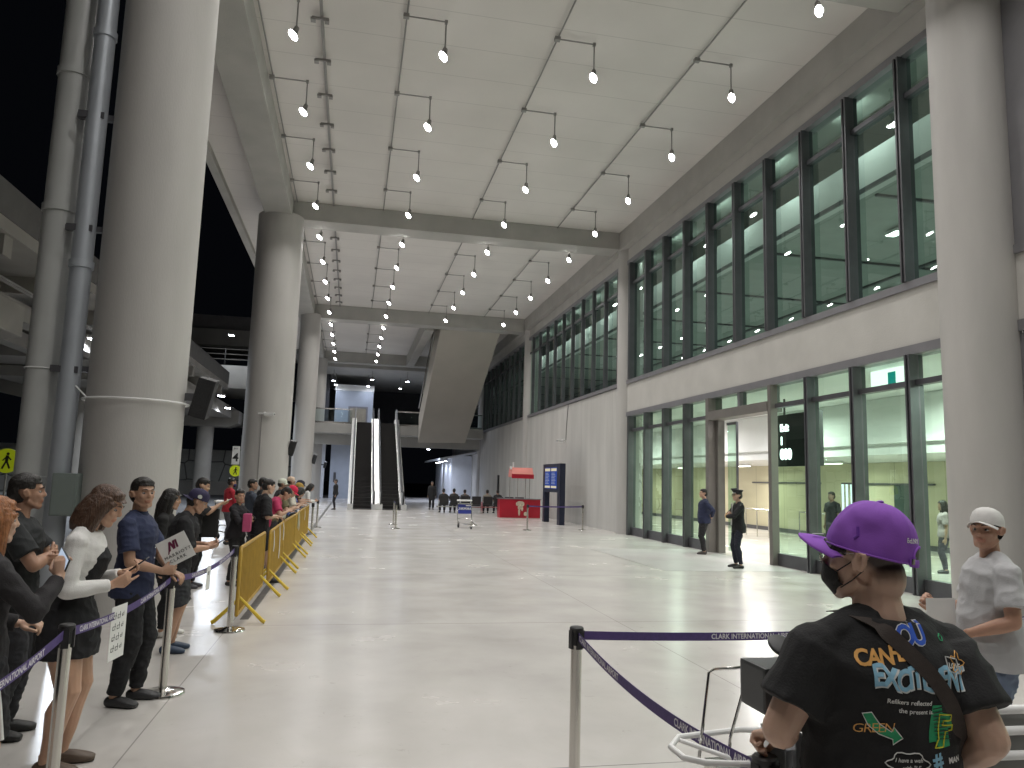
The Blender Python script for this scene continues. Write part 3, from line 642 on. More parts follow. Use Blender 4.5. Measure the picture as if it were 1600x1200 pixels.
labs = dict(A='steel stanchion nearest on the left, in front of the woman in white sleeves', B='steel stanchion that the man with the paper sign rests his hand on', C='steel stanchion standing at the start of the yellow fences',
    D='steel stanchion alone in the middle foreground where two belts meet', E='steel stanchion under the hand of the man in the purple cap', F='stanchion beyond the right edge holding the far belt',
    G='distant stanchion close to the concrete wall, right end of the belt before the frame', H='distant stanchion in front of the red counter', I='nearer of two distant stanchions before the right escalator', J='farther of two distant stanchions before the right escalator',
    K='stanchion just past the last yellow fence', L='last stanchion beside the figure in black and white at the fence end', Z='stanchion outside the left edge')
for k, p in S.items():
    if k in 'FZ': continue
    stanchion(p[0], p[1], labs[k])
def belt(a, b_, za, zb, sag, label, txt=None, txs=(), m=None, n=24, side=1, tsz=.042):
    """webbing from a to b with printed lettering on the side `side`"""
    a = Vector((a[0], a[1], 0)); b_ = Vector((b_[0], b_[1], 0)); d = b_-a; Lh = d.length; u = d/Lh; nrm = Vector((u.y, -u.x, 0))*side
    a = a+u*.038; b_ = b_-u*.038; Lh = (b_-a).length
    def P(s_, v_, off=0):
        t_ = s_/Lh; z = za+(zb-za)*t_-4*sag*t_*(1-t_)
        return a+u*s_+Vector((0, 0, z+v_))+nrm*off
    mb = MB(); h = .024
    for i in range(n+1):
        s_ = Lh*i/n
        mb.v += [tuple(P(s_, -h, .0008)), tuple(P(s_, h, .0008)), tuple(P(s_, h, -.0008)), tuple(P(s_, -h, -.0008))]
    for i in range(n):
        q = 4*i
        for k in range(4): mb.f.append((q+k, q+(k+1) % 4, q+4+(k+1) % 4, q+4+k))
    mb.f += [(0, 1, 2, 3), (4*n+3, 4*n+2, 4*n+1, 4*n)]
    o = tag(mb.build('queue_belt', m or M['purple']), label, 'belt', 'purple queue belts')
    if txt:
        for x0 in txs:
            for flip in (1, -1):
                me = text_mesh(txt, tsz, 'lettering', bold=.0010)
                bm = bmesh.new(); bm.from_mesh(me)
                for v_ in bm.verts:
                    s_ = x0+v_.co.x if flip*side > 0 else Lh-(x0+v_.co.x)
                    v_.co = P(s_, v_.co.y-.013, .0014*flip)
                bm.to_mesh(me); bm.free(); me.materials.append(M['print'])
                link(bpy.data.objects.new('lettering', me), o)
    return o
T_ = 'CLARK INTERNATIONAL AIRPORT'
belt(S['Z'], S['A'], .89, .89, .10, 'purple printed belt entering at the left edge to the nearest stanchion', T_, (.2, 1.35), side=1)
belt(S['A'], S['B'], .89, .89, .05, 'dark printed belt from the nearest left stanchion to the hand-held one', T_, (.15, 1.3), M['purple'], side=1)
belt(S['B'], S['C'], .89, .89, .07, 'dark belt with a paper note leading to the yellow fences', T_, (.6, 1.7), side=1)
belt(S['D'], S['F'], .89, .89, .06, 'purple printed belt crossing behind the man in the purple cap', T_, (.86, 2.1, 3.3), side=-1)
belt(S['E'], S['D'], .885, .89, .06, 'purple belt sloping toward the viewer from the middle stanchion', T_, (.02, .93+.40), side=-1)
belt(S['H'], S['G'], .88, .88, .02, 'distant dark belt passing behind the navy frame legs', None)
belt(S['I'], S['J'], .88, .88, .02, 'short belt between the pair of distant stanchions', None)
# papers taped on belts
M['paper'] = pm('paper', (.78, .78, .76), .7, var=.02)
def paper(x, y, z, w_, h_, rz, lines, label, rot=0, parent=None):
    t = empty('paper_notice', (x, y, z), rz, label, 'paper', None)
    s_ = MB().box(-w_/2, w_/2, -.0006, .0006, -h_, 0).build('sheet', M['paper'], t)
    for i, (tx, sz, yy) in enumerate(lines):
        text(tx, sz, M['black'], s_, face((0, -.0012, -yy), (1, 0, 0), (0, 0, 1)), center=True, bold=.001)
    return t
def rot_text_paper(x, y, z, label):
    t = empty('paper_notice', (x, y, z), radians(82), label, 'paper')
    s_ = MB().box(-.11, .11, -.0006, .0006, -.30, .03).build('sheet', M['paper'], t)
    for i, (tx, sz) in enumerate((('김영환 님', .06), ('박정민 님', .06), ('클락 호텔', .045))): pass
    # rows of upright block characters, written sideways down the sheet
    g = MB(); random.seed(11)
    def glyph(cx, cz, s):
        g.box(cx-s*.42, cx-s*.34, -.002, -.0008, cz-s*.4, cz+s*.1); g.box(cx-s*.33, cx+s*.05, -.002, -.0008, cz+s*.02, cz+s*.1)
        g.box(cx+s*.18, cx+s*.26, -.002, -.0008, cz-s*.4, cz+s*.42); g.box(cx+s*.27, cx+s*.42, -.002, -.0008, cz-.04*s, cz+.04*s)
        if random.random() < .6: g.box(cx-s*.33, cx+s*.05, -.002, -.0008, cz-s*.4, cz-s*.32)
        else: g.tube([(cx-s*.15, -.001, cz-s*.32), (cx-s*.15, -.002, cz-s*.32)], s*.12, 8)
    for cxi, cx in enumerate((-.06, .0, .055)):
        for k in range(4): glyph(cx, -.03-.066*k, .05 if cxi < 2 else .034)
    g.build('handwriting', M['black'], s_)
    return t
rot_text_paper(-1.392, 5.35, .87, 'white sheet with two handwritten columns hanging on the left belt')
paper(-1.285, 7.85, .86, .12, .22, radians(82), (('1F', .05, .08),), 'small white paper hung on the belt before the yellow fences')
# ================================================================ yellow crowd fences
M['yellow2'] = pm('bright_yellow_paint', (.62, .44, .03), .42, var=.12, scale=6)
def fence(label):
    t = empty('crowd_barrier', (0, 0, 0), 0, label, 'barrier', 'yellow steel crowd barriers in a line')
    Lf = 2.55
    MB().tube([(0, .03, .14), (0, .03, .86), (0, .06, .90), (0, Lf-.06, .90), (0, Lf-.03, .86), (0, Lf-.03, .14), (0, .03, .14)], .021, 10, side=(1, 0, 0)).build('frame', M['yellow'], t, smooth=True)
    mb = MB(); n = 21
    for i in range(n):
        y = .03+(Lf-.06)*(i+1)/(n+1); mb.cyl((0, y, .14), (0, y, .90), .0105, seg=8)
    mb.build('bars', M['yellow'], t, smooth=True)
    for y in (.25, Lf-.25):
        MB().tube([(-.30, y, .02), (-.27, y, .035), (0, y, .30), (.27, y, .035), (.30, y, .02)], .024, 8, side=(0, 1, 0)).build('foot', M['yellow2'], t, smooth=True)
    return t
f0 = fence('first yellow barrier, nearest the viewer, behind the third stanchion')
fl = ['', 'second yellow barrier, where the man in black shorts leans', 'third yellow barrier from the viewer', 'fourth yellow barrier, with white ribbons hanging', 'fifth yellow barrier, under the crowd leaning on it', 'last yellow barrier at the far end of the line']
f0.location = (-1.20, 9.35, 0)
y = 9.35
for i in range(1, 5):
    y += 2.72; dup(f0, (-1.17+.03*(i % 2), y, 0), rz=radians(-.6+1.1*(i % 2)), label=fl[i] if i < 4 else fl[5])
# ribbons and tags hanging on the fences
for i, (yy, z0, ln, cc) in enumerate(((12.6, .88, .32, 'white'), (13.6, .9, .55, 'white'), (14.3, .9, .3, 'grey'), (18.2, .9, .35, 'pale green'), (18.6, .9, .42, 'white'), (20.8, .9, .3, 'long white'))):
    mm = M['paper'] if 'green' not in cc else pm('pale_green_cloth', (.5, .68, .62), .8)
    o = MB().tube([(0, 0, 0), (.01, .01, -ln*.3), (.015, -.01, -ln*.7), (.01, .01, -ln)], [.02, .022, .028, .02], 8, side=(0, 1, 0), flat=.25).build('hanging_ribbon', mm, loc=(-1.135, yy, z0), smooth=True)
    tag(o, ['short white ribbon tied near the leaning man', 'longest white ribbon hanging from the barrier top', 'small white tag strip beside the long ribbon', 'pale green cloth tied to a barrier', 'white ribbon beside the pale green cloth', 'white strip on the farthest barrier'][i], 'ribbon', 'ribbons hanging on the barriers')
# ================================================================ luggage trolleys
def trolley(x, y, rz, label, panelm, withtext=None):
    t = empty('luggage_trolley', (x, y, 0), rz, label, 'trolley', 'steel luggage trolleys')
    fr = MB()
    for s_ in (-.27, .27):
        fr.tube([(s_*.7, -.95, .14), (s_*.9, -.4, .17), (s_, -.05, .22), (s_, .02, .35), (s_, .10, .98)], .017, 8)
    fr.tube([(-.19, -.95, .14), (0, -1.02, .14), (.19, -.95, .14)], .017, 8)
    for yy in (-.75, -.5, -.25): fr.cyl((-.24, yy, .16), (.24, yy, .16), .01, seg=8)
    fr.build('frame', M['chrome'], t, smooth=True)
    MB().tube([(-.29, .1, 1.0), (.29, .1, 1.0)], .032, 12).build('handle', M['white'], t, smooth=True)
    p = MB().box(-.25, .25, -.02, .0, .52, .86, Matrix.Rotation(radians(-5), 4, 'X')).build('advert_panel', panelm, t, bevel=.004)
    fr = MB().box(-.27, .27, -.05, .14, .86, .90)
    fr.tube([(-.27, .08, .5), (.27, .08, .5)], .012, 8).tube([(-.27, .04, .32), (0, .10, .36), (.27, .04, .32)], .012, 8).build('basket', M['chrome'], t)
    if withtext: 
        g = text(withtext, .12, M['white'], p, face((0, .004, .66), (-1, 0, 0), (0, 0, 1)), center=True); text(withtext, .12, M['white'], p, face((0, .085-.11, .66), (1, 0, 0), (0, 0, 1)), center=True)
        MB().box(.02, .22, -.034, -.03, .80, .83).build('logo_bar', M['white'], p)
    for (wx, wy) in ((-.24, .0), (.24, .0), (0, -.85)):
        wm = MB().cyl((wx-.02, wy, .09), (wx+.02, wy, .09), .085, seg=20).build('wheel', M['black'], t, smooth=True)
        MB().box(wx-.03, wx+.03, wy-.03, wy+.03, .12, .2).build('fork', M['steel'], wm)
    return t
bluep = pm('blue_advert', (.03, .045, .32), .4, var=.15, scale=6)
trolley(4.25, 28.3, radians(8), 'luggage trolley with blue advert panel standing alone on the open floor', bluep, 'AIRPORT')
trolley(-3.3, 21.9, radians(60), 'steel luggage trolley with grey mesh panel beside the man in red', pm('grey_mesh', (.35, .36, .36), .5, .2, var=.1, scale=30))
# nearer trolleys by the man in the purple cap
M['darkgrey'] = pm('dark_grey_plastic', (.045, .048, .05), .38, var=.06, scale=5, bump=.05, bscale=300)
M['satin'] = pm('satin_aluminium', (.66, .67, .68), .3, .85, var=.04)
t = empty('service_trolley', (1.525, 2.3, -.07), 0, 'grey service trolley with slanted dark box and round black knob, beside the purple cap man', 'trolley')
MB().prism([(-.22, 1.26), (-.22, 1.12), (-.12, 1.07), (.30, .97), (.30, 1.12), (.2, 1.24), (.02, 1.26)], 'y', -.06, .1).build('handle_box', M['darkgrey'], t, bevel=.012)
MB().box(-.22, .30, -.105, -.1005, 1.0, 1.05, None).build('trim', M['black'], t) if False else None
MB().box(-.205, -.15, -.06, .0, .10, 1.08).box(-.11, -.07, -.05, .03, .10, 1.05).box(.10, .16, -.06, .0, .10, 1.0).build('upright', M['satin'], t, bevel=.006)
MB().box(-.15, .1, -.03, -.02, .25, 1.0).build('back_sheet', pm('grey_sheet', (.42, .43, .45), .4, .4), t)
MB().box(-.23, .3, -.3, .25, .08, .12).build('deck', M['satin'], t, bevel=.01)
kn = MB(); R = Matrix.Translation((-.165, -.05, 1.31)) @ Euler((radians(30), radians(-38), 0)).to_matrix().to_4x4()
kn.ell((-.150, -.05, 1.325), (.050, .050, .013), Vector((0, 0, 1)).rotation_difference(Vector((.1, -.55, .83))).to_matrix(), 28, 12); kn.build('knob', M['black'], t, smooth=True)
MB().tube([(-.12, -.05, 1.285), (-.03, -.06, 1.25), (.08, -.07, 1.21)], [.018, .017, .02], 12).build('lever', M['black'], t, smooth=True)
for (wx, wy) in ((-.2, -.25), (.27, -.25), (-.2, .2), (.27, .2)): MB().cyl((wx-.02, wy, .06), (wx+.02, wy, .06), .06, seg=20).build('wheel', M['black'], t, smooth=True)
# stanchion-side basket rail and wire loop
t = empty('basket_trolley', (1.30, 2.55, 0), 0, 'white-rimmed trolley basket with an upright wire loop at the bottom of the view', 'trolley')
MB().tube([(-.04, .06, .80), (.0, .06, 1.09), (.02, .06, 1.10), (.14, .06, 1.105), (.155, .06, 1.09), (.08, .06, .86), (.075, .06, .78)], .006, 8, side=(0, 1, 0)).build('wire_loop', M['chrome'], t, smooth=True)
MB().tube([(.12, -.22, .87), (-.05, -.24, .885), (-.135, -.19, .875), (-.17, -.1, .86), (-.165, .02, .855), (-.10, .10, .86), (.15, .12, .87), (.25, .1, .87)], .0105, 10, side=(0, 0, 1)).tube([(-.10, .09, .852), (.05, -.22, .855)], .008, 10).build('basket_rim', M['white'], t, smooth=True)
MB().box(-.02, .20, -.12, .06, .76, .80).build('basket_floor', M['steel'], t)
MB().box(.0, .05, -.05, .0, .12, .76).box(-.15, .25, -.3, .2, .09, .12).build('stand', M['satin'], t)
t = empty('stacked_trolley', (2.55, 2.62, 0), 0, 'nested steel trolleys with pale handle bars at the lower right corner', 'trolley')
for k, (z, y_) in enumerate(((.925, .0), (.853, -.02), (.77, -.04), (.69, -.06))):
    MB().tube([(-.22, y_, z-.004), (.62, y_-.05, z+.004)], .017, 12).build('handle', M['white'], t, smooth=True)
MB().box(-.2, .6, .02, .04, .45, .90).build('panel', pm('grey_panel', (.22, .22, .21), .5, .3, var=.15), t)
MB().box(-.2, -.15, .05, .1, .1, .95).box(.5, .55, .05, .1, .1, .95).box(-.2, .55, -.4, .3, .1, .14).build('frame', M['satin'], t)
# ================================================================ people
SK = {}
def skin(tone):
    if tone not in SK:
        m = pm('skin_tone', tone, .52, var=.06, scale=14, bump=.08, bscale=180, sss=.12, attr='tint'); SK[tone] = m
    return SK[tone]
HAIRM = {}
def hairm(c):
    if c not in HAIRM: HAIRM[c] = pm('hair_strands', c, .42, var=.40, scale=26, bump=.5, bscale=60, aniso=(3.2, 3.2, .35), detail=3)
    return HAIRM[c]
CL = {}
def cloth(c, rough=.85, var=.07, bs=160):
    k = (c, rough)
    if k not in CL: CL[k] = pm('fabric', c, rough, var=var, scale=9, bump=.18, bscale=bs)
    return CL[k]
def remesh(mb, name, vox, m, parent, smooth_it=3, wrinkle=0., wscale=.12, post=None, seed=0, tint=None):
    me = bpy.data.meshes.new(name); me.from_pydata(mb.v, [], mb.f)
    bm = bmesh.new(); bm.from_mesh(me); bmesh.ops.recalc_face_normals(bm, faces=bm.faces); bm.to_mesh(me); bm.free()
    o = bpy.data.objects.new(name, me); col.objects.link(o)
    r = o.modifiers.new('r', 'REMESH'); r.mode = 'VOXEL'; r.voxel_size = vox; r.use_smooth_shade = True
    s_ = o.modifiers.new('s', 'SMOOTH'); s_.factor = .5; s_.iterations = smooth_it
    dg = bpy.context.evaluated_depsgraph_get(); dg.update()
    me2 = bpy.data.meshes.new_from_object(o.evaluated_get(dg)); me2.name = name
    col.objects.unlink(o); bpy.data.objects.remove(o); bpy.data.meshes.remove(me)
    if wrinkle:
        nrm = [v.normal.copy() for v in me2.vertices]; sd = Vector((seed*3.1, seed*1.7, seed*.9))
        for v, n_ in zip(me2.vertices, nrm):
            p = v.co/wscale+sd; q = Vector((p.x, p.y, p.z*1.9))
            q = Vector((p.x*1.0+p.z*.5, p.y, p.z*1.5-p.x*.4)); a = noise.noise(q); b_ = 1-abs(noise.noise(q*1.5+Vector((5, 3, 1))))*3.0
            v.co = v.co+n_*(wrinkle*(a*.8+b_*.5-.2))
    if post:
        for v in me2.vertices: v.co = post(v.co)
    if tint:
        ca = me2.color_attributes.new('tint', 'FLOAT_COLOR', 'POINT')
        for i, v in enumerate(me2.vertices): ca.data[i].color = (*tint(v.co), 1)
    for p in me2.polygons: p.use_smooth = True
    me2.materials.clear(); me2.materials.append(m)
    o = bpy.data.objects.new(name, me2); link(o, parent); return o
def lerp(a, b_, t): return a+(b_-a)*t
def ik(a, c, l1, l2, hint):
    """joint between a and c, bent toward hint"""
    d = c-a; L_ = d.length
    if L_ > (l1+l2)*.999: c = a+d*((l1+l2)*.999/L_); d = c-a; L_ = d.length
    x = (l1*l1-l2*l2+L_*L_)/(2*L_); h = sqrt(max(0, l1*l1-x*x)); u = d/L_
    n_ = hint-u*hint.dot(u)
    if n_.length < 1e-5: n_ = Vector((0, 0, -1))-u*Vector((0, 0, -1)).dot(u)
    return a+u*x+n_.normalized()*h, c
def hand(mb, wrist, d, palm, s, curl=.5, side=1, spread=.12, thumb=.5, detail=True, point=False):
    """wrist, direction of the hand, palm normal; side=+1 thumb on +x of (d x palm)"""
    d = d.normalized(); palm = (palm-d*palm.dot(d)).normalized(); sx = d.cross(palm).normalized()*side
    mb.tube([wrist-d*.02*s, wrist+d*.02*s, wrist+d*.055*s, wrist+d*.088*s], [.025*s, .033*s, .040*s, .038*s], 10, side=sx, flat=[.75, .5, .4, .34])
    if not detail:
        mb.tube([wrist+d*.08*s, wrist+d*.12*s+palm*.03*s*curl, wrist+d*.15*s+palm*.07*s*curl], [.036*s, .03*s, .02*s], 8, side=sx, flat=.4)
    else:
        for i, (off, ln, r) in enumerate(((.029, .074, .0098), (.0095, .083, .010), (-.0105, .077, .0096), (-.029, .061, .0086))):
            cu = curl*(1+.18*i) if not (point and i == 0) else .15
            p = wrist+d*.085*s+sx*off*s; pts = [p-d*.02*s, p]; ang = 0; dd = d+sx*(off/.03*spread)
            for seg, fr in enumerate((.43, .32, .25)):
                ang += cu*(.75, .95, .6)[seg]; v_ = (dd*cos(ang)+palm*sin(ang)).normalized(); p = p+v_*ln*fr*s; pts.append(p)
            mb.tube(pts, [r*s*1.05, r*s*1.08, r*s, r*s*.92, r*s*.75], 8)
            mb.ell(pts[-1], (r*s*.78,)*3, nu=8, nv=6)
    t0 = wrist+d*.025*s+sx*.028*s+palm*.006*s
    v1 = (d*.65+sx*.62+palm*.25*thumb).normalized(); t1 = t0+v1*.045*s; v2 = (d*.85+sx*(.25-.5*thumb)+palm*.6*thumb).normalized(); t2 = t1+v2*.032*s; t3 = t2+(v2+palm*.25*thumb).normalized()*.026*s
    mb.tube([t0, t1, t2, t3], [.014*s, .0125*s, .0112*s, .009*s], 8); mb.ell(t3, (.009*s,)*3, nu=8, nv=6)
def person(label, loc, face_deg, h=1.7, girth=1., female=False, lean=0., twist=0., head=(0, 0), L=None, R=None, feet=None, stance=.09,
           top=None, bottom=None, shoes=(.02, .02, .02), tone=(.42, .25, .165), hair=None, vox=.009, cap=None, group=None, sit=False, face=True, fine=True, crouch=0., cat='person', hip_shift=0, tilt=0, fs=1.0, neckw=1.0, belly=0., shz=.418, swk=1., buzz=False, legk=1., armk=1.):
    """local frame: +Y is the way the person faces, +X the person's right hand side"""
    s = h/1.70
    t = empty('person', loc, radians(face_deg), label, cat, group)
    V = Vector
    P = V((hip_shift, 0, (.93-crouch)*s)) if not sit else V((0, 0, .52))
    Rl = Matrix.Rotation(radians(-lean), 3, 'X') @ Matrix.Rotation(radians(tilt), 3, 'Y')
    Rt = Matrix.Rotation(radians(twist), 3, 'Z')
    gx = girth; sw = (.178 if not female else .158)*swk
    def TP(x, y, z):
        k = max(0, min(1, z/.4)); r = Matrix.Rotation(radians(twist*k), 3, 'Z'); bend = Matrix.Rotation(radians(-lean*(.45+.75*k)), 3, 'X') @ Matrix.Rotation(radians(tilt), 3, 'Y')
        return P+bend @ (r @ V((x, y, z)))*s
    # torso section table: z, half width, half depth, y offset
    if female: sec = [(-.12, .150, .105, -.01), (-.03, .168, .118, -.015), (.06, .150, .105, 0), (.14, .122, .088, .005), (.22, .125, .092, .01), (.32, .148, .112, .018), (.39, .150, .098, .008), (.445, .135, .08, -.005), (.482, .095, .062, -.01), (.50, .055, .05, -.008)]
    else: sec = [(-.12, .145, .105, -.008), (-.03, .158, .115, -.01), (.06, .150, .105, 0), (.14, .142, .10, .004), (.22, .148, .104, .006), (.32, .168, .116, .008), (.39, .172, .108, .0), (.44, .160, .088, -.008), (.478, .115, .07, -.012), (.50, .062, .055, -.01)]
    def torso(mb, off, z0=-.13, z1=.51, grow=0., seg=20, body=False):
        pts, rr, fl_ = [], [], []
        zs = sorted(set([z0]+[a[0] for a in sec if z0 < a[0] < z1]+[z1]))
        for z in zs:
            for i in range(len(sec)-1):
                if sec[i][0] <= z <= sec[i+1][0]: break
            if z < sec[0][0]: A = sec[0]; B = sec[0]; k = 0
            elif z > sec[-1][0]: A = B = sec[-1]; k = 0
            else: A, B = sec[i], sec[i+1]; k = (z-A[0])/(B[0]-A[0])
            hw, hd, yo = [lerp(A[j], B[j], k) for j in (1, 2, 3)]
            bl = belly*math.exp(-((z-.10)/.13)**2)
            g2 = 1+(gx-1)*(1 if z < .4 else max(0, (.5-z)/.1))
            o2 = off+grow*max(0, (.25-z))
            pts.append(TP(0, yo+bl*.5, z)); a = (hw*g2+o2)*s; b2 = (hd*(1+(g2-1)*1.2)+bl*.5+o2)*s; rr.append(a); fl_.append(b2/a)
        X = (TP(.1, 0, .2)-TP(-.1, 0, .2)).normalized()
        # ends rounded a touch
        mb.tube(pts, rr, seg, side=X, flat=fl_)
    def sh(sd): return TP(sd*sw*(1+(gx-1)*.7), -.012, shz)
    def trap(mb, o_):
        for sd in (-1, 1): mb.tube([TP(sd*.03, -.014, .478), TP(sd*.09, -.014, .462), lerp(TP(sd*.09, -.014, .462), sh(sd), .8)], [(.045+o_)*s, (.046+o_)*s, (.048+o_)*s], 12)
    # head frame
    nb = TP(0, -.008, .47); hr = Rl @ Rt
    Rh = Matrix.Rotation(radians(-lean*1.05), 3, 'X') @ Matrix.Rotation(radians(twist), 3, 'Z') @ Matrix.Rotation(radians(head[0]), 3, 'Z') @ Matrix.Rotation(radians(-head[1]), 3, 'X')
    Rn = Matrix.Rotation(radians(-lean*1.05), 3, 'X') @ Matrix.Rotation(radians(twist+head[0]*.4), 3, 'Z') @ Matrix.Rotation(radians(-head[1]*.55), 3, 'X')
    J = nb+Rn @ V((0, .012, .085))*s; hc = J+Rh @ V((0, .022, .10))*s*fs
    hs = s*fs
    def H(x, y, z): return hc+Rh @ V((x, y, z))*hs
    Rh4 = Rh.to_4x4()
    # arms
    arms = {}
    for nm, sd, spec in (('L', -1, L), ('R', 1, R)):
        spec = dict(spec or {}); a = sh(sd)
        if 'to' in spec: hnd = V(spec['to'])
        else: hnd = a+V((sd*.07, .04, -.56))*s
        wr_t = hnd-V(spec.get('dir', (0, .1, -1))).normalized()*.08*s if 'dir' in spec and 'to' in spec else hnd
        el, wr = ik(a, wr_t, .285*s*armk, .25*s*armk, V(spec.get('hint', (sd*.35, -.8, -.3))))
        dr = V(spec['dir']) if 'dir' in spec else (wr-el)
        arms[nm] = dict(a=a, e=el, w=wr, d=dr, palm=V(spec.get('palm', (-sd, 0, 0))), curl=spec.get('curl', .45), sd=sd, point=spec.get('point', False), thumb=spec.get('thumb', .5), spread=spec.get('spread', .12))
    # legs
    legs = []
    ft = feet or [(-stance, .02, 0), (stance, -.02, 0)]
    for i, sd in ((0, -1), (1, 1)):
        hp = P+Rl @ V((sd*.082, 0, -.04))*s if not sit else P+V((sd*.1, 0, -.02))
        f = ft[i]; an = V((f[0], f[1], .085*s)); yaw = f[2]
        if sit: an = V((sd*.12, .42, .085)); hint = V((0, 1, 1))
        else: hint = V((0, 1, 0))+V((sd*.1, 0, 0))
        kn, an2 = ik(hp, an, .424*s, .397*s, hint)
        legs.append((hp, kn, an2, yaw, sd))
    tw = (1+(gx-1)*.9)*legk
    def leg(mb, lg, off0, off1, t1=1., t0=0.):
        hp, kn, an, yaw, sd = lg
        tab = [(0, hp, .088*tw), (.22, lerp(hp, kn, .45), .082*tw), (.46, lerp(hp, kn, .92), .060*tw), (.5, kn+V((0, .004, 0)), .056*tw), (.56, lerp(kn, an, .14), .053*legk), (.68, lerp(kn, an, .34)+V((0, -.014*s, 0)), .058*legk), (.84, lerp(kn, an, .7), .042*legk), (.97, lerp(kn, an, .95), .035), (1., an, .036)]
        pts, rr = [], []
        for i, (q, p, r) in enumerate(tab):
            if q > t1:
                q0, p0, r0 = tab[i-1]; k = (t1-q0)/(q-q0)
                if k > .01: pts.append(lerp(p0, p, k)); rr.append((lerp(r0, r, k)+lerp(off0, off1, t1))*s)
                break
            pts.append(p); rr.append((r+lerp(off0, off1, q))*s)
        mb.tube(pts, rr, 14)
    def foot(mb, lg, off=0., z0=.0):
        hp, kn, an, yaw, sd = lg; a = radians(yaw+(8*sd if not yaw else 0)); f = V((sin(a), cos(a), 0)); b_ = V((an.x, an.y, 0))
        g = V((cos(a), -sin(a), 0))
        pts = [b_-f*.062*s+V((0, 0, .034*s)), b_-f*.045*s+V((0, 0, .036*s)), b_+f*.0*s+V((0, 0, .043*s)), b_+f*.07*s+V((0, 0, .036*s)), b_+f*.125*s+V((0, 0, .028*s)), b_+f*.165*s+V((0, 0, .022*s)), b_+f*.185*s+V((0, 0, .02*s))]
        rr = [.018, .030, .034, .040, .044, .036, .018]; hh = [.016, .032, .040, .034, .026, .019, .010]
        mb.tube(pts, [(r+off)*s for r in rr], 12, side=g, flat=[(q+off)/(r+off) for q, r in zip(hh, rr)])
        return b_, f, g
    # ---- body
    mb = MB(); torso(mb, -.012 if top else 0); trap(mb, -.012)
    for lg in legs:
        leg(mb, lg, 0, 0); foot(mb, lg)
        mb.ell(lerp(lg[0], P, .3), (.10*s*gx, .10*s, .10*s), nu=12, nv=8)
        mb.tube([lg[2]+V((0, 0, .03)), V((lg[2].x, lg[2].y, .04*s))], [.036*s, .034*s], 10)
    for sd in (-1, 1): mb.ell(sh(sd), (.055*s*gx, .055*s, .055*s), nu=12, nv=8)
    fa = .9 if female else 1
    ag = 1+(gx-1)*1.2
    for A in arms.values():
        mb.tube([A['a'], lerp(A['a'], A['e'], .4), A['e']], [.047*s*fa*ag, .045*s*fa*ag, .037*s*fa*ag], 12); mb.ell(A['e'], (.037*s*fa*ag,)*3, nu=10, nv=8)
        mb.tube([A['e'], lerp(A['e'], A['w'], .3), lerp(A['e'], A['w'], .75), A['w']], [.037*s*fa*ag, .040*s*fa*ag, .029*s*fa*ag, .025*s*fa], 12)
        hand(mb, A['w'], A['d'], A['palm'], s, A['curl'], side=1 if (A['d'].cross(A['palm'])).dot(V((-A['sd'], 0, 0)) + V((0, .3, .3))) > 0 else -1, detail=fine, point=A['point'], thumb=A['thumb'], spread=A['spread'])
    mb.tube([TP(0, -.01, .455), lerp(nb, J, .6), J+Rh @ V((0, 0, .03))*s], [.066*s*neckw*(.86 if female else 1), .056*s*neckw*(.84 if female else 1), .054*s*(1+(neckw-1)*.4)*(.84 if female else 1)], 14)
    if neckw > 1.2: mb.ell(H(0, -.048, -.050), (.064*hs, .056*hs, .070*hs), Rh4, 16, 10)
    # head masses
    mb.ell(H(0, -.012, .028), (.076*hs, .096*hs, .086*hs), Rh4, 20, 14)
    mb.ell(H(0, .022, -.022), (.066*hs, .072*hs, .088*hs), Rh4, 20, 14)
    mb.ell(H(0, .036, -.070), (.048*hs, .050*hs, .040*hs), Rh4, 16, 10)
    mb.tube([H(-.055, -.0, -.055), H(-.034, .05, -.088), H(0, .071, -.096), H(.034, .05, -.088), H(.055, -.0, -.055)], [.022*hs, .02*hs, .021*hs, .02*hs, .022*hs], 8)
    if face:
        mb.tube([H(0, .086, .022), H(0, .094, .002), H(0, .105, -.018)], [.008*hs, .0095*hs, .0125*hs], 8); mb.ell(H(0, .100, -.022), (.017*hs, .012*hs, .009*hs), Rh4, 10, 8)
        mb.tube([H(-.045, .072, .030), H(-.02, .088, .031), H(0, .089, .028), H(.02, .088, .031), H(.045, .072, .030)], .0075*hs, 8)
        for sd in (-1, 1): mb.ell(H(sd*.038, .066, -.022), (.020*hs, .018*hs, .018*hs), Rh4, 10, 8)
        mb.tube([H(-.022, .086, -.054), H(-.008, .093, -.051), H(.008, .093, -.051), H(.022, .086, -.054)], .0055*hs, 8)
        mb.tube([H(-.018, .085, -.062), H(0, .091, -.063), H(.018, .085, -.062)], .006*hs, 8)
        mb.ell(H(0, .079, -.088), (.016*hs, .014*hs, .012*hs), Rh4, 10, 8)
    for sd in (-1, 1):
        Re = Rh4 @ Euler((radians(-12), 0, radians(-sd*24))).to_matrix().to_4x4()
        mb.tube([H(sd*0.077, .006, -.030), H(sd*0.081, .010, -.005), H(sd*0.094, -.006, .020), H(sd*0.098, -.022, .012), H(sd*0.095, -.020, -.012), H(sd*0.080, -.004, -.032)], [.007*hs, .0065*hs, .007*hs, .0075*hs, .007*hs, .0065*hs], 8)
        mb.ell(H(sd*.082, -.008, -.004), (.006*hs, .017*hs, .026*hs), Re, 10, 8)
    inv = Rh.inverted()
    def post(p):
        q = (inv @ (p-hc))/hs
        if abs(q.z) < .16 and q.y > .03 and face:
            for sd in (-1, 1):
                d2 = ((q.x-sd*.031)/.017)**2+((q.z-.006)/.012)**2
                if d2 < 6: q = q-V((0, .011*math.exp(-d2), 0))
            return hc+Rh @ (q*hs)
        return p
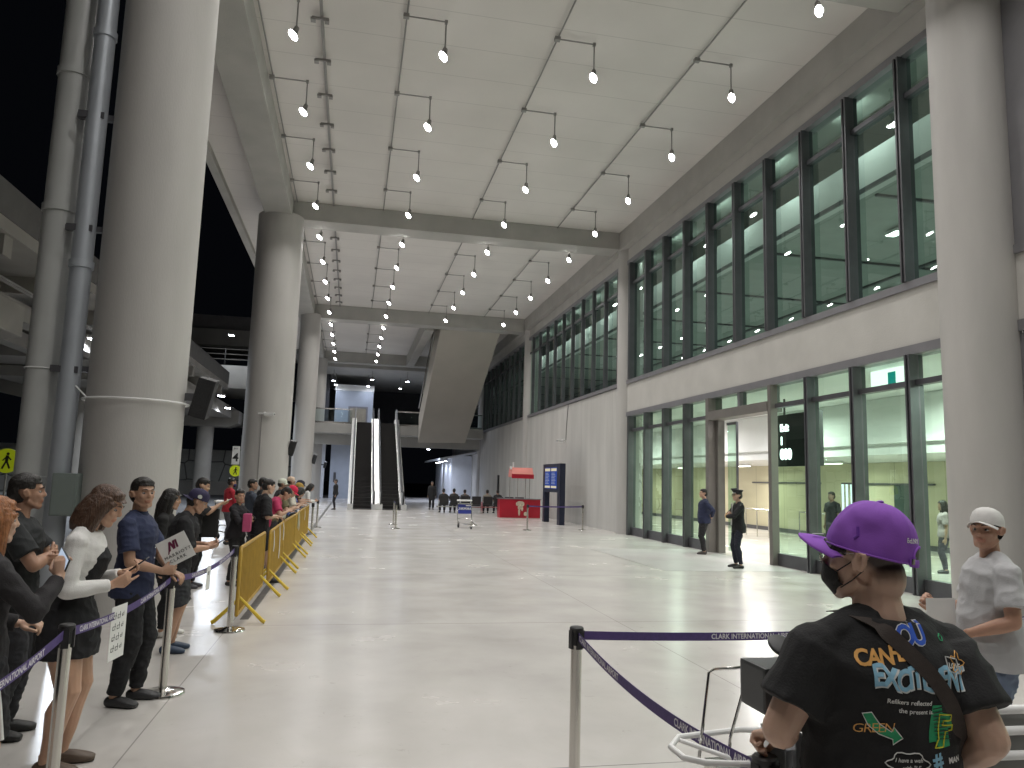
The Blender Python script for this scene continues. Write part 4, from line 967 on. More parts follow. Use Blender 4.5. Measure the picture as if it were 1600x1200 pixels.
    def tint(p):
        q = (inv @ (p-hc))/hs
        if buzz and abs(q.z) < .2:
            zc = -.070+max(0, q.y+.045)*1.1; k = max(0, min(1, (q.z-zc)/.045))*max(0, min(1, (.036-q.y)/.02))
            if q.y > -.035 and q.z < .035 and abs(q.x) > .071: k = 0
            if q.y > .0: k *= max(0, min(1, (q.z+.005)/.02))
            return (lerp(1, .075, k), lerp(1, .075, k), lerp(1, .085, k))
        if face and q.y > .07 and abs(q.x) < .027 and -.070 < q.z < -.046: return (1.0, .80, .78)
        return (1, 1, 1)
    body = remesh(mb, 'body', vox, skin(tone), t, 3, post=post, tint=tint)
    if face and fine:
        for sd in (-1, 1):
            e = MB().ell(H(sd*.031, .0675, .005), (.0125*hs, .0125*hs, .0095*hs), Rh4, 12, 8).build('eye', M['eyewhite'], t, smooth=True)
            MB().ell(H(sd*.031, .0772, .005), (.0062*hs, .004*hs, .0062*hs), Rh4, 10, 6).build('iris', M['black'], e, smooth=True)
            MB().tube([H(sd*.013, .094, .030), H(sd*.03, .092, .036), H(sd*.048, .076, .031)], [.003*hs, .004*hs, .0022*hs], 6, side=Rh @ V((0, 0, 1)), flat=.6).build('eyebrow', hairm((.02, .015, .012)), t)
    # ---- hair
    if hair:
        st = hair.get('style', 'short'); hm = hairm(tuple(hair.get('c', (.015, .012, .010)))); mb = MB(); hv = max(.005, vox*.75)
        up = .0 if cap else .012
        if st in ('short', 'long', 'bob', 'bun', 'tail'):
            mb.ell(H(0, -.018, .038+up), (.083*hs, .102*hs, .084*hs), Rh4, 20, 14)
            mb.ell(H(0, -.045, .0), (.080*hs, .078*hs, .085*hs), Rh4, 20, 14)
            if not cap: mb.tube([H(-.055, .03, .082), H(-.025, .052, .092), H(.025, .052, .094), H(.055, .03, .082)], [.018*hs, .020*hs, .020*hs, .018*hs], 8)
        if st in ('long', 'bob'):
            zb = -.20 if st == 'bob' else -.30
            for k in range(9):
                a = radians(200+ (k-4)*27+ 70); x, y = cos(a)*.078, sin(a)*.088-.012
                mb.tube([H(x*.8, y*.8, .06), H(x*1.02, y*1.02, .0), H(x*1.12, y*1.1-.01, -.08), H(x*1.12, y*1.05-.012, zb*.75), H(x*.95, y*1.0-.012, zb)], [.03*hs, .034*hs, .036*hs, .034*hs, .015*hs], 8)
            if hair.get('fringe', True): mb.tube([H(-.06, .05, .07), H(-.02, .085, .055), H(.03, .088, .05), H(.066, .05, .03), H(.074, .03, -.05)], [.018*hs, .018*hs, .018*hs, .018*hs, .012*hs], 8)
        if st == 'bun': mb.ell(H(0, -.125, .05), (.04*hs, .035*hs, .04*hs), Rh4)
        if st == 'tail': mb.tube([H(0, -.10, .04), H(0, -.14, .0), H(.01, -.15, -.1), H(.02, -.13, -.22)], [.025*hs, .035*hs, .034*hs, .012*hs], 8)
        def clip(p):
            q = (inv @ (p-hc))/hs
            # pull hair back off the face
            if q.y > .03 and q.z < .058 and abs(q.x) < .062: q = V((q.x, .03, q.z))
            if st == 'short':
                lim = -.035
                if q.z < .02 and abs(q.x) > .06 and -.05 < q.y < .03: q = V((q.x*.80, q.y-.02, q.z))
                if q.y > -.02 and q.z < .02: q = V((q.x*.90, q.y, q.z))
            return hc+Rh @ (q*hs)
        remesh(mb, 'hair', hv, hm, t, 2, wrinkle=.0022, wscale=.022, seed=hash(label) % 7 if False else len(label) % 7, post=clip)
    # ---- clothes
    wr_ = .0085 if fine else .006
    seed = len(label)
    if bottom:
        bt = bottom['type']; mb = MB(); off = bottom.get('off', .012); c = cloth(tuple(bottom['c']))
        if bt == 'skirt':
            zl = bottom.get('len', .42)
            pts = [TP(0, 0, .13), TP(0, .004, .05), P+V((0, .004, -.03*s)), P+V((0, .012, -.13*s)), P+V((0, .016, -zl*s))]
            mb.tube(pts, [.130*s*gx, .160*s*gx, .190*s*gx, .200*s*gx, .196*s*gx], 24, side=(1, 0, 0), flat=[.78, .80, .84, .88, .88])
        else:
            torso(mb, off*.8, -.14, .10)
            t1 = {'trousers': .985, 'shorts': bottom.get('t', .43)}[bt]
            for lg in legs:
                leg(mb, lg, off, bottom.get('flare', .022), t1)
                mb.ell(lerp(lg[0], P, .3), ((.10*gx+off)*s, (.10+off)*s, .11*s), nu=12, nv=8)
        remesh(mb, {'skirt': 'skirt', 'shorts': 'shorts', 'trousers': 'trousers'}[bt], max(.006, vox), c, t, 9, wrinkle=wr_*1.1, wscale=.10, seed=seed)
    if top:
        mb = MB(); off = top.get('off', .016); c = cloth(tuple(top['c']))
        torso(mb, off, top.get('hem', -.10), .49, grow=top.get('grow', .06)); trap(mb, off*.6)
        sl = top.get('sleeve', 'short')
        for A in arms.values():
            a, e, wv = A['a'], A['e'], A['w']; so = off*.9
            mb.ell(a, ((.050*gx+so)*s, (.052+so)*s, (.048+so*.8)*s), nu=12, nv=8)
            ar = .045*fa*ag
            if sl == 'short': mb.tube([a, lerp(a, e, .35), lerp(a, e, .72)], [(ar+so)*s, (ar+so+.005)*s, (ar+so+.012)*s], 14)
            elif sl == 'half': mb.tube([a, lerp(a, e, .4), lerp(a, e, .97)], [(ar+so)*s, (ar+so+.01)*s, (ar+so+.02)*s], 14)
            elif sl == 'long':
                mb.tube([a, lerp(a, e, .5), e], [(ar+so)*s, (ar-.002+so)*s, (.040*ag+so*.8)*s], 12); mb.ell(e, ((.04*ag+so*.8)*s,)*3, nu=10, nv=8)
                mb.tube([e, lerp(e, wv, .4), lerp(e, wv, .93)], [(.04*ag+so*.8)*s, (.040+so*.7)*s, (.029+so*.6)*s], 12)
        remesh(mb, top.get('name', 'shirt'), max(.006, vox), c, t, 9, wrinkle=top.get('wr', wr_), wscale=top.get('ws', .13), seed=seed+3)
        if top.get('collar'):
            cm = MB(); X = (TP(.1, 0, .2)-TP(-.1, 0, .2)).normalized()
            cm.tube([TP(0, -.008, .478), TP(0, -.006, .520)], [.080*s, .072*s], 20, side=X, flat=.9, caps=False); cm.build('collar', c, t, smooth=True)
    if shoes is not None:
        sc_ = cloth(tuple(shoes), .5)
        for lg in legs:
            mb = MB(); b_, f, g = foot(mb, lg, .007); remesh(mb, 'shoe', max(.005, vox*.8), sc_, t, 1)
    if cap: make_cap(t, H, Rh4, hs, cap)
    t['_h'] = 1; del t['_h']
    return t, dict(H=H, Rh=Rh, Rh4=Rh4, hs=hs, arms=arms, TP=TP, s=s, legs=legs, P=P, hc=hc)
def make_cap(t, H, Rh4, hs, cap):
    c = cap['c']; back = cap.get('back', False); m = cloth(tuple(c), .8)
    tl = Rh4 @ Matrix.Rotation(radians(cap.get('pitch', 6)), 4, 'X')
    def C(x, y, z): return H(0, 0, 0)+(tl.to_3x3() @ Vector((x, y, z)))*hs
    mb = MB(); nu = 28; sg = -1 if back else 1
    prof = [(.98, .022), (.99, .045), (.965, .070), (.88, .096), (.70, .118), (.44, .132), (.15, .138), (.0, .139)]
    n0 = len(mb.v)
    for (r, z) in prof:
        for k in range(nu):
            a = 2*pi*k/nu; mb.v.append(tuple(C(cos(a)*.090*r, sin(a)*.112*r-.012, z)))
    for i in range(len(prof)-1):
        for k in range(nu):
            k2 = (k+1) % nu; mb.f.append((n0+i*nu+k, n0+i*nu+k2, n0+(i+1)*nu+k2, n0+(i+1)*nu+k))
    mb.f.append(tuple(n0+k for k in reversed(range(nu))))
    cr = mb.build('cap_crown', m, t, smooth=True, angle=70)
    MB().ell(C(0, -.012, .140), (.008*hs, .008*hs, .004*hs), Rh4, 10, 6).build('cap_button', m, cr, smooth=True)
    # brim: curved plate
    mb = MB(); nb_, na = 6, 14; L_ = cap.get('brim', .078)
    for lay in (0, -.004):
        for i in range(nb_+1):
            for k in range(na+1):
                a = radians(-68+136*k/na); rr = i/nb_
                x = sin(a)*(.088+rr*.002); y0 = cos(a)*.106-.012; y = y0+rr*L_*max(0, cos(a*1.18))**.7
                z = .028-(x/.088)**2*.022-rr*.012+lay
                mb.v.append(tuple(C(x, sg*(y+.0)+(0 if sg > 0 else -.02), z)))
    w_ = na+1; h_ = nb_+1
    for i in range(nb_):
        for k in range(na):
            a = i*w_+k; mb.f.append((a, a+1, a+w_+1, a+w_)); b_ = w_*h_; mb.f.append((b_+a, b_+a+w_, b_+a+w_+1, b_+a+1))
    for k in range(na): a = nb_*w_+k; mb.f.append((a, a+1, a+1+w_*h_, a+w_*h_))
    mb.build('cap_brim', cloth(tuple(cap.get('bc', c)), .8), cr, smooth=True, angle=60)
    return cr
M['eyewhite'] = pm('eye_white', (.38, .35, .33), .25, var=.02)
def phone(t, p, d, n, c='black', s=1.0, lit=True):
    d = Vector(d).normalized(); n = Vector(n); n = (n-d*n.dot(d)).normalized(); x = d.cross(n); m = Matrix((x, d, n)).transposed().to_4x4(); m.translation = Vector(p)
    h_ = empty('mobile_phone', (0, 0, 0)); bpy.data.objects.remove(h_)
    o = MB().box(-.037, .037, -.078, .078, -.004, .004).build('mobile_phone', M['black'] if c == 'black' else M['white'], None, bevel=.003)
    if lit: MB().box(-.033, .033, -.073, .073, .0045, .005).build('phone_screen', emis('phone_glow', (.55, .65, .8), .8), o)
    return o, m
def hold_phone(pt, which, label, tilt=(0, .55, .85), n=(0, -.85, .5), lit=True, c='black', off=(0, 0, 0)):
    """phone gripped in a hand; stays top-level"""
    t, info = pt; A = info['arms'][which]; dd = A['d'].normalized(); p = A['w']+dd*.09*info['s']+A['palm'].normalized()*.026*info['s']+Vector(off)
    o, m = phone(None, (0, 0, 0), tilt, n, c, lit=lit); m.translation = p
    Mw = Matrix.Translation(t.location) @ Euler(t.rotation_euler).to_matrix().to_4x4()
    o.matrix_world = Mw @ m; tag(o, label, 'phone'); return o
# ---- the crowd.  facing: -90 looks toward +X
BLK = (.012, .012, .014)
G1 = 'people waiting along the fences'
# 1 ginger-haired girl at left edge filming
p = person('woman with long ginger hair and black jacket holding up a phone at the left edge', (-1.71, 4.16, 0), -44, 1.60, 1.0, True, head=(-6, 4), tone=(.55, .35, .25), vox=.006,
    hair=dict(style='long', c=(.30, .12, .045)), top=dict(c=(.02, .018, .02), sleeve='long', hem=-.14, off=.024), bottom=dict(type='shorts', c=(.013, .013, .016), t=.46, off=.03, flare=.05), shoes=(.02, .02, .02),
    R=dict(to=(.12, .30, 1.28), dir=(-.35, .15, .9), palm=(-.5, .8, 0), curl=.6, hint=(.6, -.2, -1)), L=dict(to=(.02, .26, .98), dir=(.7, .5, .1), palm=(0, .2, -1), curl=.9, hint=(-.4, -.2, -1)), stance=.10)
hold_phone(p, 'R', 'dark phone raised in the ginger-haired woman\'s hand', tilt=(-.9, .2, .35), n=(0, -1, .1))
# white side stripes of her shorts
t, inf = p; lg = inf['legs'][1]
for k in (0, 1):
    hp, kn = lg[0], lg[1]; o_ = Vector((.118, .018-.034*k, 0)); MB().tube([lerp(hp, kn, .05)+o_, lerp(hp, kn, .45)+o_+Vector((.004, 0, 0)), lerp(hp, kn, .86)+o_+Vector((-.004, 0, 0))], .009, 8, side=(0, 1, 0), flat=.8).build('white_stripe', M['paper'], t)
# 2 man in dark tee behind her
p = person('heavyset man in black t-shirt with arms folded behind the ginger-haired woman', (-2.17, 5.75, 0), -80, 1.70, 1.12, head=(8, 0), tone=(.36, .20, .13), vox=.007,
    hair=dict(style='short'), top=dict(c=(.014, .016, .017), sleeve='short', off=.02), bottom=dict(type='trousers', c=(.02, .02, .024)),
    R=dict(to=(-.06, .22, 1.18), dir=(-.9, .2, .1), palm=(0, -1, 0), curl=.5, hint=(1, .1, -.6)), L=dict(to=(.10, .26, 1.14), dir=(.9, .1, .1), palm=(0, -1, 0), curl=.6, hint=(-1, .1, -.6)))
# 3 woman in white cropped sleeves
p = person('woman in white long-sleeved crop top and short black skirt looking at her phone', (-1.62, 5.12, 0), -86, 1.67, 1.02, True, lean=7, head=(-6, 16), tone=(.52, .31, .21), vox=.0055,
    hair=dict(style='bob', c=(.085, .045, .028)), top=dict(c=(.74, .73, .71), sleeve='long', hem=.13, off=.016, grow=.0, wr=.004, name='crop_top'),
    bottom=dict(type='skirt', c=BLK, len=.27), shoes=(.10, .07, .05),
    R=dict(to=(.06, .31, 1.10), dir=(-.35, .85, .45), palm=(-.8, -.2, .5), curl=.7, point=True, hint=(.45, -.5, -1)), L=dict(to=(-.05, .34, 1.14), dir=(.2, .85, .25), palm=(.5, 0, .9), curl=.7, hint=(-.4, -.3, -1)), stance=.09, legk=1.2)
hold_phone(p, 'L', 'black phone held by the woman in the white crop top', tilt=(.1, .75, .6), n=(0, -.6, .8), lit=False)
t, inf = p; TP = inf['TP']
mb = MB(); X = (TP(.1, 0, .2)-TP(-.1, 0, .2)).normalized()
mb.tube([TP(0, .030, .06), TP(0, .038, .16), TP(0, .056, .27), TP(0, .058, .33), TP(0, .035, .41)], [.120, .106, .118, .122, .09], 20, side=X, flat=[.80, .82, .92, .92, .8]); remesh(mb, 'black_vest', .0065, cloth(BLK), t, 2, wrinkle=.004, wscale=.1)
# 4 man with the paper sign
p4 = person('man in navy short-sleeved shirt holding a white hotel sign, looking toward the viewer', (-1.60, 6.45, 0), -96, 1.69, 1.05, head=(-42, 0), tone=(.40, .235, .155), vox=.0055,
    hair=dict(style='short'), top=dict(c=(.022, .030, .072), sleeve='short', off=.019, hem=-.13, collar=True), bottom=dict(type='trousers', c=(.011, .011, .013)), shoes=(.03, .03, .032),
    R=dict(to=(.05, .30, 1.00), dir=(-.45, .85, .05), palm=(-.9, -.3, 0), curl=.95, thumb=.9, hint=(.8, -.5, -.6)), L=dict(to=(-.02, .335, .955), dir=(.35, .8, -.25), palm=(0, 0, -1), curl=.6, hint=(-.8, -.2, -.5)), feet=[(-.10, .05, 0), (.10, -.03, 0)])
t, inf = p4; TP = inf['TP']
for z in (.08, .16, .24, .32): MB().ell(TP(.0, .142, z), (.006, .004, .006), nu=8, nv=6).build('shirt_button', M['white'], t)
MB().box(-.006, .006, -.004, .004, -.012, .012).build('badge', M['white'], t, loc=TP(.03, .135, .36))
# the sign board, held in his right hand
sg = empty('hotel_sign', (-1.295, 6.36, 1.155), 0, 'white paper sign reading MARRIOTT CLARK held in the navy-shirted man\'s hand', 'sign')
Rs = Euler((0, radians(-25), 0)).to_matrix().to_4x4()
sh_ = MB().box(-.115, .115, 0, .003, -.105, .105).build('card', M['paper'], sg); sg.rotation_euler = (radians(4), radians(-29), radians(-4))
mar = pm('maroon_ink', (.13, .012, .05), .6)
g = MB(); yy = -.0015
g.quad([(-.055, yy, .005), (-.035, yy, .005), (-.010, yy, .075), (-.026, yy, .075)]); g.quad([(-.015, yy-.0003, .01), (.006, yy-.0003, .01), (.022, yy-.0003, .075), (.004, yy-.0003, .075)])
g.quad([(-.026, yy-.0006, .075), (-.010, yy-.0006, .075), (.006, yy-.0006, .01), (-.012, yy-.0006, .01)]); g.quad([(.022, yy-.0009, .075), (.036, yy-.0009, .075), (.030, yy-.0009, .012), (.014, yy-.0009, .012)]); g.quad([(-.066, yy-.0002, -.012), (-.055, yy-.0002, -.012), (-.035, yy-.0002, .02), (-.045, yy-.0002, .025)])
g.build('emblem', mar, sh_)
text('MARRIOTT', .034, M['black'], sh_, face((.004, -.0015, -.042), (1, 0, 0), (0, 0, 1)), center=True, spacing=1.35); text('CLARK', .034, M['black'], sh_, face((-.012, -.0015, -.080), (1, 0, 0), (0, 0, 1)), center=True, spacing=1.35)
# 5 person in navy cap worn backwards
p = person('person in backward navy cap and black t-shirt with blue slippers, reading a phone', (-1.66, 8.2, 0), -80, 1.60, 1.12, lean=8, head=(0, 18), tone=(.46, .27, .18), vox=.0075,
    hair=dict(style='short'), cap=dict(c=(.025, .02, .06), back=True, brim=.06), top=dict(c=BLK, sleeve='half', off=.026, hem=-.15), bottom=dict(type='shorts', c=(.03, .032, .036), t=.5, off=.03, flare=.05), shoes=(.03, .05, .09),
    R=dict(to=(.03, .36, 1.02), dir=(-.25, .9, .2), palm=(-.6, 0, .8), curl=.6, hint=(.5, -.5, -1)), L=dict(to=(-.05, .34, 1.04), dir=(.2, .9, .1), palm=(.5, 0, .8), curl=.6, hint=(-.5, -.4, -1)))
hold_phone(p, 'R', 'phone in the hands of the person with the backward navy cap', tilt=(-.1, .85, .5), n=(0, -.5, .85))
t, inf = p; MB().tube([inf['H'](.093, -.01, .052), inf['H'](.097, -.01, .054)], .022, 14, side=(0, 1, 0)).build('cap_patch', pm('grey_patch', (.35, .36, .32), .8, var=.3, scale=40), t)
# 6 long-haired figure in black, white shoes
person('long-haired person in black with white sneakers, half hidden behind the navy cap', (-1.95, 8.95, 0), -85, 1.56, 1.0, True, head=(0, 8), tone=(.5, .3, .2), vox=.009, hair=dict(style='long', c=(.014, .011, .010)), top=dict(c=(.012, .012, .012), sleeve='long', off=.022), bottom=dict(type='trousers', c=(.012, .012, .014)), shoes=(.7, .68, .64), feet=[(-.09, .10, 0), (.09, .06, 0)])
# 7 man in patterned shirt
p = person('man in black patterned shirt with a bag in front, reading a pale phone', (-2.35, 12.6, 0), -88, 1.68, 1.05, lean=4, head=(0, 14), tone=(.50, .31, .21), vox=.010, hair=dict(style='short'), top=dict(c=(.02, .02, .022), sleeve='half', off=.022), bottom=dict(type='trousers', c=(.014, .014, .016)),
    R=dict(to=(.0, .46, 1.30), dir=(-.15, .95, .25), palm=(-.6, 0, .8), curl=.6, hint=(.5, -.4, -1)), L=dict(to=(-.04, .30, 1.22), dir=(.1, .95, .1), palm=(.5, 0, .8), curl=.6, hint=(-.5, -.3, -1)), shoes=(.05, .05, .06))
hold_phone(p, 'R', 'pale lit phone of the man in the patterned shirt', tilt=(0, .9, .45), n=(0, -.45, .9), c='white')
t, inf = p; TP = inf['TP']; random.seed(5)
tag(MB().box(-.14, .14, -.07, .07, -.24, .2).build('shoulder_bag', cloth((.012, .012, .012)), None, bevel=.03, loc=(-2.12, 12.65, 1.0)), 'black bag worn on the front of the man in the patterned shirt', 'bag')
# 9 man in red
p = person('man in red shirt with dark face mask standing by the luggage trolley', (-2.95, 20.2, 0), -60, 1.64, 1.05, head=(-10, 6), tone=(.36, .2, .13), vox=.013, hair=dict(style='short'), top=dict(c=(.40, .02, .035), sleeve='long', off=.022), bottom=dict(type='trousers', c=(.09, .09, .10)), fine=False,
    R=dict(to=(.1, .3, 1.05)), L=dict(to=(-.1, .3, 1.05)))
t, inf = p; MB().ell(inf['H'](0, .045, -.055), (.068, .070, .055), inf['Rh4']).build('face_mask', cloth((.03, .03, .12)), t, smooth=True)
# 10 woman with pink bag
person('small woman in black jacket with a pink top, hair tied up, behind the leaning man', (-1.74, 12.9, 0), -110, 1.50, 1.0, True, head=(-40, 5), tone=(.5, .3, .2), vox=.010, hair=dict(style='bun'), top=dict(c=(.014, .013, .016), sleeve='long', off=.026), bottom=dict(type='trousers', c=(.012, .012, .013)),
    R=dict(to=(-.06, .24, 1.02), dir=(-1, .2, 0), hint=(1, 0, -.5)), L=dict(to=(.06, .26, 1.06), dir=(1, .2, 0), hint=(-1, 0, -.5)))
tag(MB().box(-.02, .10, -.12, .06, -.14, .14).build('pink_bag', cloth((.45, .07, .17)), None, bevel=.02, loc=(-1.60, 12.72, .99)), 'dusty pink bag at the waist of the small woman in black', 'bag')
# 11 tall man leaning on the fence
p = person('tall man in oversized black t-shirt and black shorts leaning on the first barrier', (-1.43, 13.15, 0), -68, 1.68, 1.02, lean=6, head=(-4, 8), tone=(.56, .36, .26), vox=.009, hair=dict(style='short'), top=dict(c=(.010, .010, .012), sleeve='half', off=.03, hem=-.14), bottom=dict(type='shorts', c=(.012, .012, .014), t=.45, off=.028, flare=.045), shoes=(.02, .02, .022),
    R=dict(to=(.14, .32, 1.06), dir=(.1, .9, -.2), palm=(0, 0, -1), curl=.7, hint=(.6, -.4, -.8)), L=dict(to=(-.10, .30, 1.06), dir=(.1, .9, -.1), palm=(0, 0, -1), curl=.7, hint=(-.6, -.4, -.8)), feet=[(-.12, -.05, 0), (.10, .22, 0)])
# 12 .. the tight crowd further along
crowd = [
 ('dark-haired head showing behind the leaning man\'s shoulder', -2.05, 17, -70, 1.64, 0, (-20, 0), (.04, .05, .07), 'short', None, (.38, .22, .15), None, 0),
 ('person in crimson t-shirt bending over the barrier with a phone', -1.55, 15.0, -84, 1.66, 26, (0, 16), (.42, .03, .10), 'short', None, (.46, .27, .18), 'ph', 0),
 ('person in bright red cap and olive top bent over the barrier', -1.55, 16.6, -84, 1.66, 26, (0, 12), (.13, .12, .06), 'short', dict(c=(.62, .02, .07)), (.50, .31, .21), 'ph', 0),
 ('curly-haired person in black standing behind the red cap', -1.86, 17.3, -75, 1.68, 0, (0, 0), (.015, .015, .016), 'short', None, (.40, .23, .16), None, 0),
 ('person with white patterned headband behind the red cap', -1.62, 18.4, -80, 1.66, 4, (0, 4), (.03, .03, .03), 'short', dict(c=(.6, .62, .52), brim=.03), (.42, .25, .17), None, 0),
 ('person in cream top with dark hair leaning over the third barrier', -1.52, 18.1, -84, 1.64, 30, (0, 14), (.55, .52, .44), 'bob', None, (.48, .29, .2), 'ph', 1),
 ('person in blue t-shirt resting arms on the fourth barrier', -1.54, 19.3, -84, 1.66, 22, (0, 8), (.04, .09, .38), 'short', dict(c=(.38, .24, .05)), (.44, .26, .17), None, 0),
 ('man in brown shirt leaning on the fourth barrier', -1.52, 20.8, -84, 1.68, 16, (0, 4), (.07, .045, .035), 'short', dict(c=(.03, .03, .05)), (.36, .21, .14), None, 0),
 ('person with pale scarf on the head behind the brown shirt', -1.62, 21.8, -80, 1.70, 0, (0, 0), (.06, .05, .05), 'short', dict(c=(.60, .45, .34), brim=.02), (.42, .25, .17), None, 0),
 ('figure in black standing at the last barrier', -1.55, 22.6, -84, 1.62, 8, (0, 4), (.02, .02, .02), 'bob', None, (.42, .25, .17), None, 1),
]
for (lab, x, y, fd, h, ln, hd, tc_, hs_, cp, tn, ph, fem) in crowd:
    p = person(lab, (x, y, 0), fd, h, 1.03, bool(fem), lean=ln, head=hd, tone=tn, vox=.012, hair=dict(style=hs_), cap=cp, top=dict(c=tc_, sleeve='short', off=.02), bottom=dict(type='trousers', c=(.03, .03, .035)), fine=False, group=G1,
        R=dict(to=(.12, .50 if ln > 8 else .40, 1.08), dir=(-.2, .9, 0), palm=(0, 0, -1), hint=(.8, -.3, -.6)), L=dict(to=(-.12, .48 if ln > 8 else .38, 1.08), dir=(.2, .9, 0), palm=(0, 0, -1), hint=(-.8, -.3, -.6)), crouch=.02 if ln > 8 else 0)
    if ph: hold_phone(p, 'R', 'phone held over the barrier by the ' + lab.split(' bending')[0].split(' bent')[0].split(' leaning')[0], tilt=(-.1, .9, .3), n=(0, -.3, .9))
# person at the far end in black and white
person('person in black vest over white sleeves leaning on the last stanchion', (-1.42, 24.6, 0), -80, 1.55, 1.0, True, lean=16, head=(0, 8), tone=(.46, .28, .2), vox=.012, hair=dict(style='bob'), top=dict(c=(.70, .69, .67), sleeve='long', off=.02, hem=-.05), bottom=dict(type='trousers', c=(.015, .015, .018)), fine=False,
    R=dict(to=(.10, .36, .98)), L=dict(to=(-.1, .36, .98)))
# standing and seated figures far off
person('distant person in a dark coat standing on the dim floor before the dark opening', (4.75, 45, 0), 175, 1.64, 1.0, tone=(.3, .2, .15), vox=.018, hair=dict(style='short'), top=dict(c=(.02, .02, .022), sleeve='long', off=.03, hem=-.35), bottom=dict(type='trousers', c=(.02, .02, .025)), fine=False, face=False)
person('dark figure by the left foot of the escalators', (-.75, 42, 0), 100, 1.6, 1.0, tone=(.3, .2, .15), vox=.018, hair=dict(style='short'), top=dict(c=(.02, .02, .022), sleeve='long', off=.03), bottom=dict(type='trousers', c=(.02, .02, .025)), fine=False, face=False)
for i, (x, y, h, c, lab) in enumerate(((4.93, 40.75, 1.66, (.03, .03, .03), 'leftmost person seated on the black bench, back turned'), (5.5, 40.8, 1.7, (.05, .045, .04), 'second person from the left seated on the bench'), (6.08, 40.75, 1.62, (.10, .09, .08), 'third person seated on the bench, in a greyish top'),
        (7.38, 41.1, 1.66, (.25, .22, .18), 'person in a lighter patterned top seated on the right bench'), (7.98, 41.2, 1.68, (.03, .028, .03), 'rightmost seated person, in black'))):
    person(lab, (x, y, 0), 0, h, 1.0, sit=True, tone=(.36, .22, .16), vox=.016, hair=dict(style='short'), top=dict(c=c, sleeve='short', off=.022), bottom=dict(type='trousers', c=(.03, .03, .04)), fine=False, face=False, R=dict(to=(.14, .32, .66)), L=dict(to=(-.14, .32, .66)), group='people seated on the benches')
# ---- guard and his companion at the door
pg = person('uniformed guard in black jacket, tie and peaked cap with folded arms at the open door', (8.52, 15.65, 0), 78, 1.70, .98, head=(6, 0), tone=(.52, .34, .25), vox=.0085, hair=dict(style='short'), top=dict(c=(.012, .012, .014), sleeve='long', off=.024, hem=-.16, name='jacket'), bottom=dict(type='trousers', c=(.016, .018, .032), off=.010, flare=.014), shoes=(.015, .015, .015),
    R=dict(to=(-.07, .24, 1.17), dir=(-.95, .1, .15), palm=(0, -1, 0), curl=.6, hint=(1, .2, -.6)), L=dict(to=(.09, .27, 1.13), dir=(.95, .1, .1), palm=(0, -1, 0), curl=.6, hint=(-1, .2, -.6)), feet=[(-.16, .0, 0), (.13, .02, 0)])
t, inf = pg; TP = inf['TP']; H = inf['H']; Rh4 = inf['Rh4']
MB().prism([(-.045, 1.42), (.045, 1.42), (.0, 1.18)], 'y', .136, .150).build('shirt_front', M['paper'], t)
MB().box(-.012, .012, .150, .158, 1.16, 1.41).build('tie', M['black'], t, bevel=.003)
MB().box(-.045, .045, .150, .156, .93, 1.06).build('id_card', M['paper'], t, loc=(.02, 0, 0)); MB().tube([(-.05, .10, 1.44), (.0, .162, 1.25), (.02, .165, 1.06)], .006, 6).build('lanyard', M['steel'], t)
mb = MB(); tl = Rh4.to_3x3()
def HC(x, y, z): return H(x, y, z)
for (r, z, dy) in ((.088, .045, 0), (.090, .075, 0), (.115, .098, .006), (.130, .112, .010), (.122, .124, .010), (.07, .135, .006), (.0, .138, .006)):
    for k in range(24): mb.v.append(tuple(HC(cos(2*pi*k/24)*r*.93, sin(2*pi*k/24)*r*1.12-.010+dy, z+.10*max(0, sin(2*pi*k/24))*(.3 if z > .08 else 0))))
for i in range(6):
    for k in range(24): mb.f.append((i*24+k, i*24+(k+1) % 24, (i+1)*24+(k+1) % 24, (i+1)*24+k))
pc = mb.build('peaked_cap', cloth((.018, .018, .022)), t, smooth=True, angle=70)
MB().prism([(-.085, .050), (-.05, .092), (0, .106), (.05, .092), (.085, .050), (.05, .148), (0, .162), (-.05, .148)][:0] or [(-.08, .06), (-.06, .12), (0, .145), (.06, .12), (.08, .06), (0, .10)], 'z', -.002, .002).build('visor', M['black'], pc)
pc.data.update(); vz = [c for c in kids(pc)][0]; vz.matrix_local = Matrix.Translation(H(0, 0, .045)-Vector((0, 0, 0))) @ Rh4 @ Matrix.Rotation(radians(-14), 4, 'X')
MB().ell(H(0, .100, .083), (.016, .006, .018), Rh4).build('cap_badge', M['chrome'], pc)
MB().tube([H(-.075, .06, .056), H(-.03, .098, .058), H(.03, .098, .058), H(.075, .06, .056)], .006, 6).build('cap_band', M['paper'], pc)
for sd in (-1, 1):
    A = inf['arms']['R' if sd > 0 else 'L']; q = lerp(A['e'], A['w'], .88); q2 = lerp(A['e'], A['w'], .95); MB().tube([q, q2], .047, 12).build('gold_cuff', pm('gold_braid', (.55, .38, .12), .4, .5), t)
person('man in dark blue pullover with hands behind his back beside the door frame', (9.22, 18.75, 0), 72, 1.70, 1.1, head=(12, 0), tone=(.44, .27, .19), vox=.0085, hair=dict(style='short'), top=dict(c=(.018, .024, .060), sleeve='long', off=.022, hem=-.12, name='pullover'), bottom=dict(type='trousers', c=(.013, .013, .015)), shoes=(.04, .03, .028), belly=.03,
    R=dict(to=(.04, -.20, .98), dir=(-.8, -.2, -.2), hint=(.9, -.5, 0)), L=dict(to=(-.04, -.20, .96), dir=(.8, -.2, -.2), hint=(-.9, -.5, 0)))
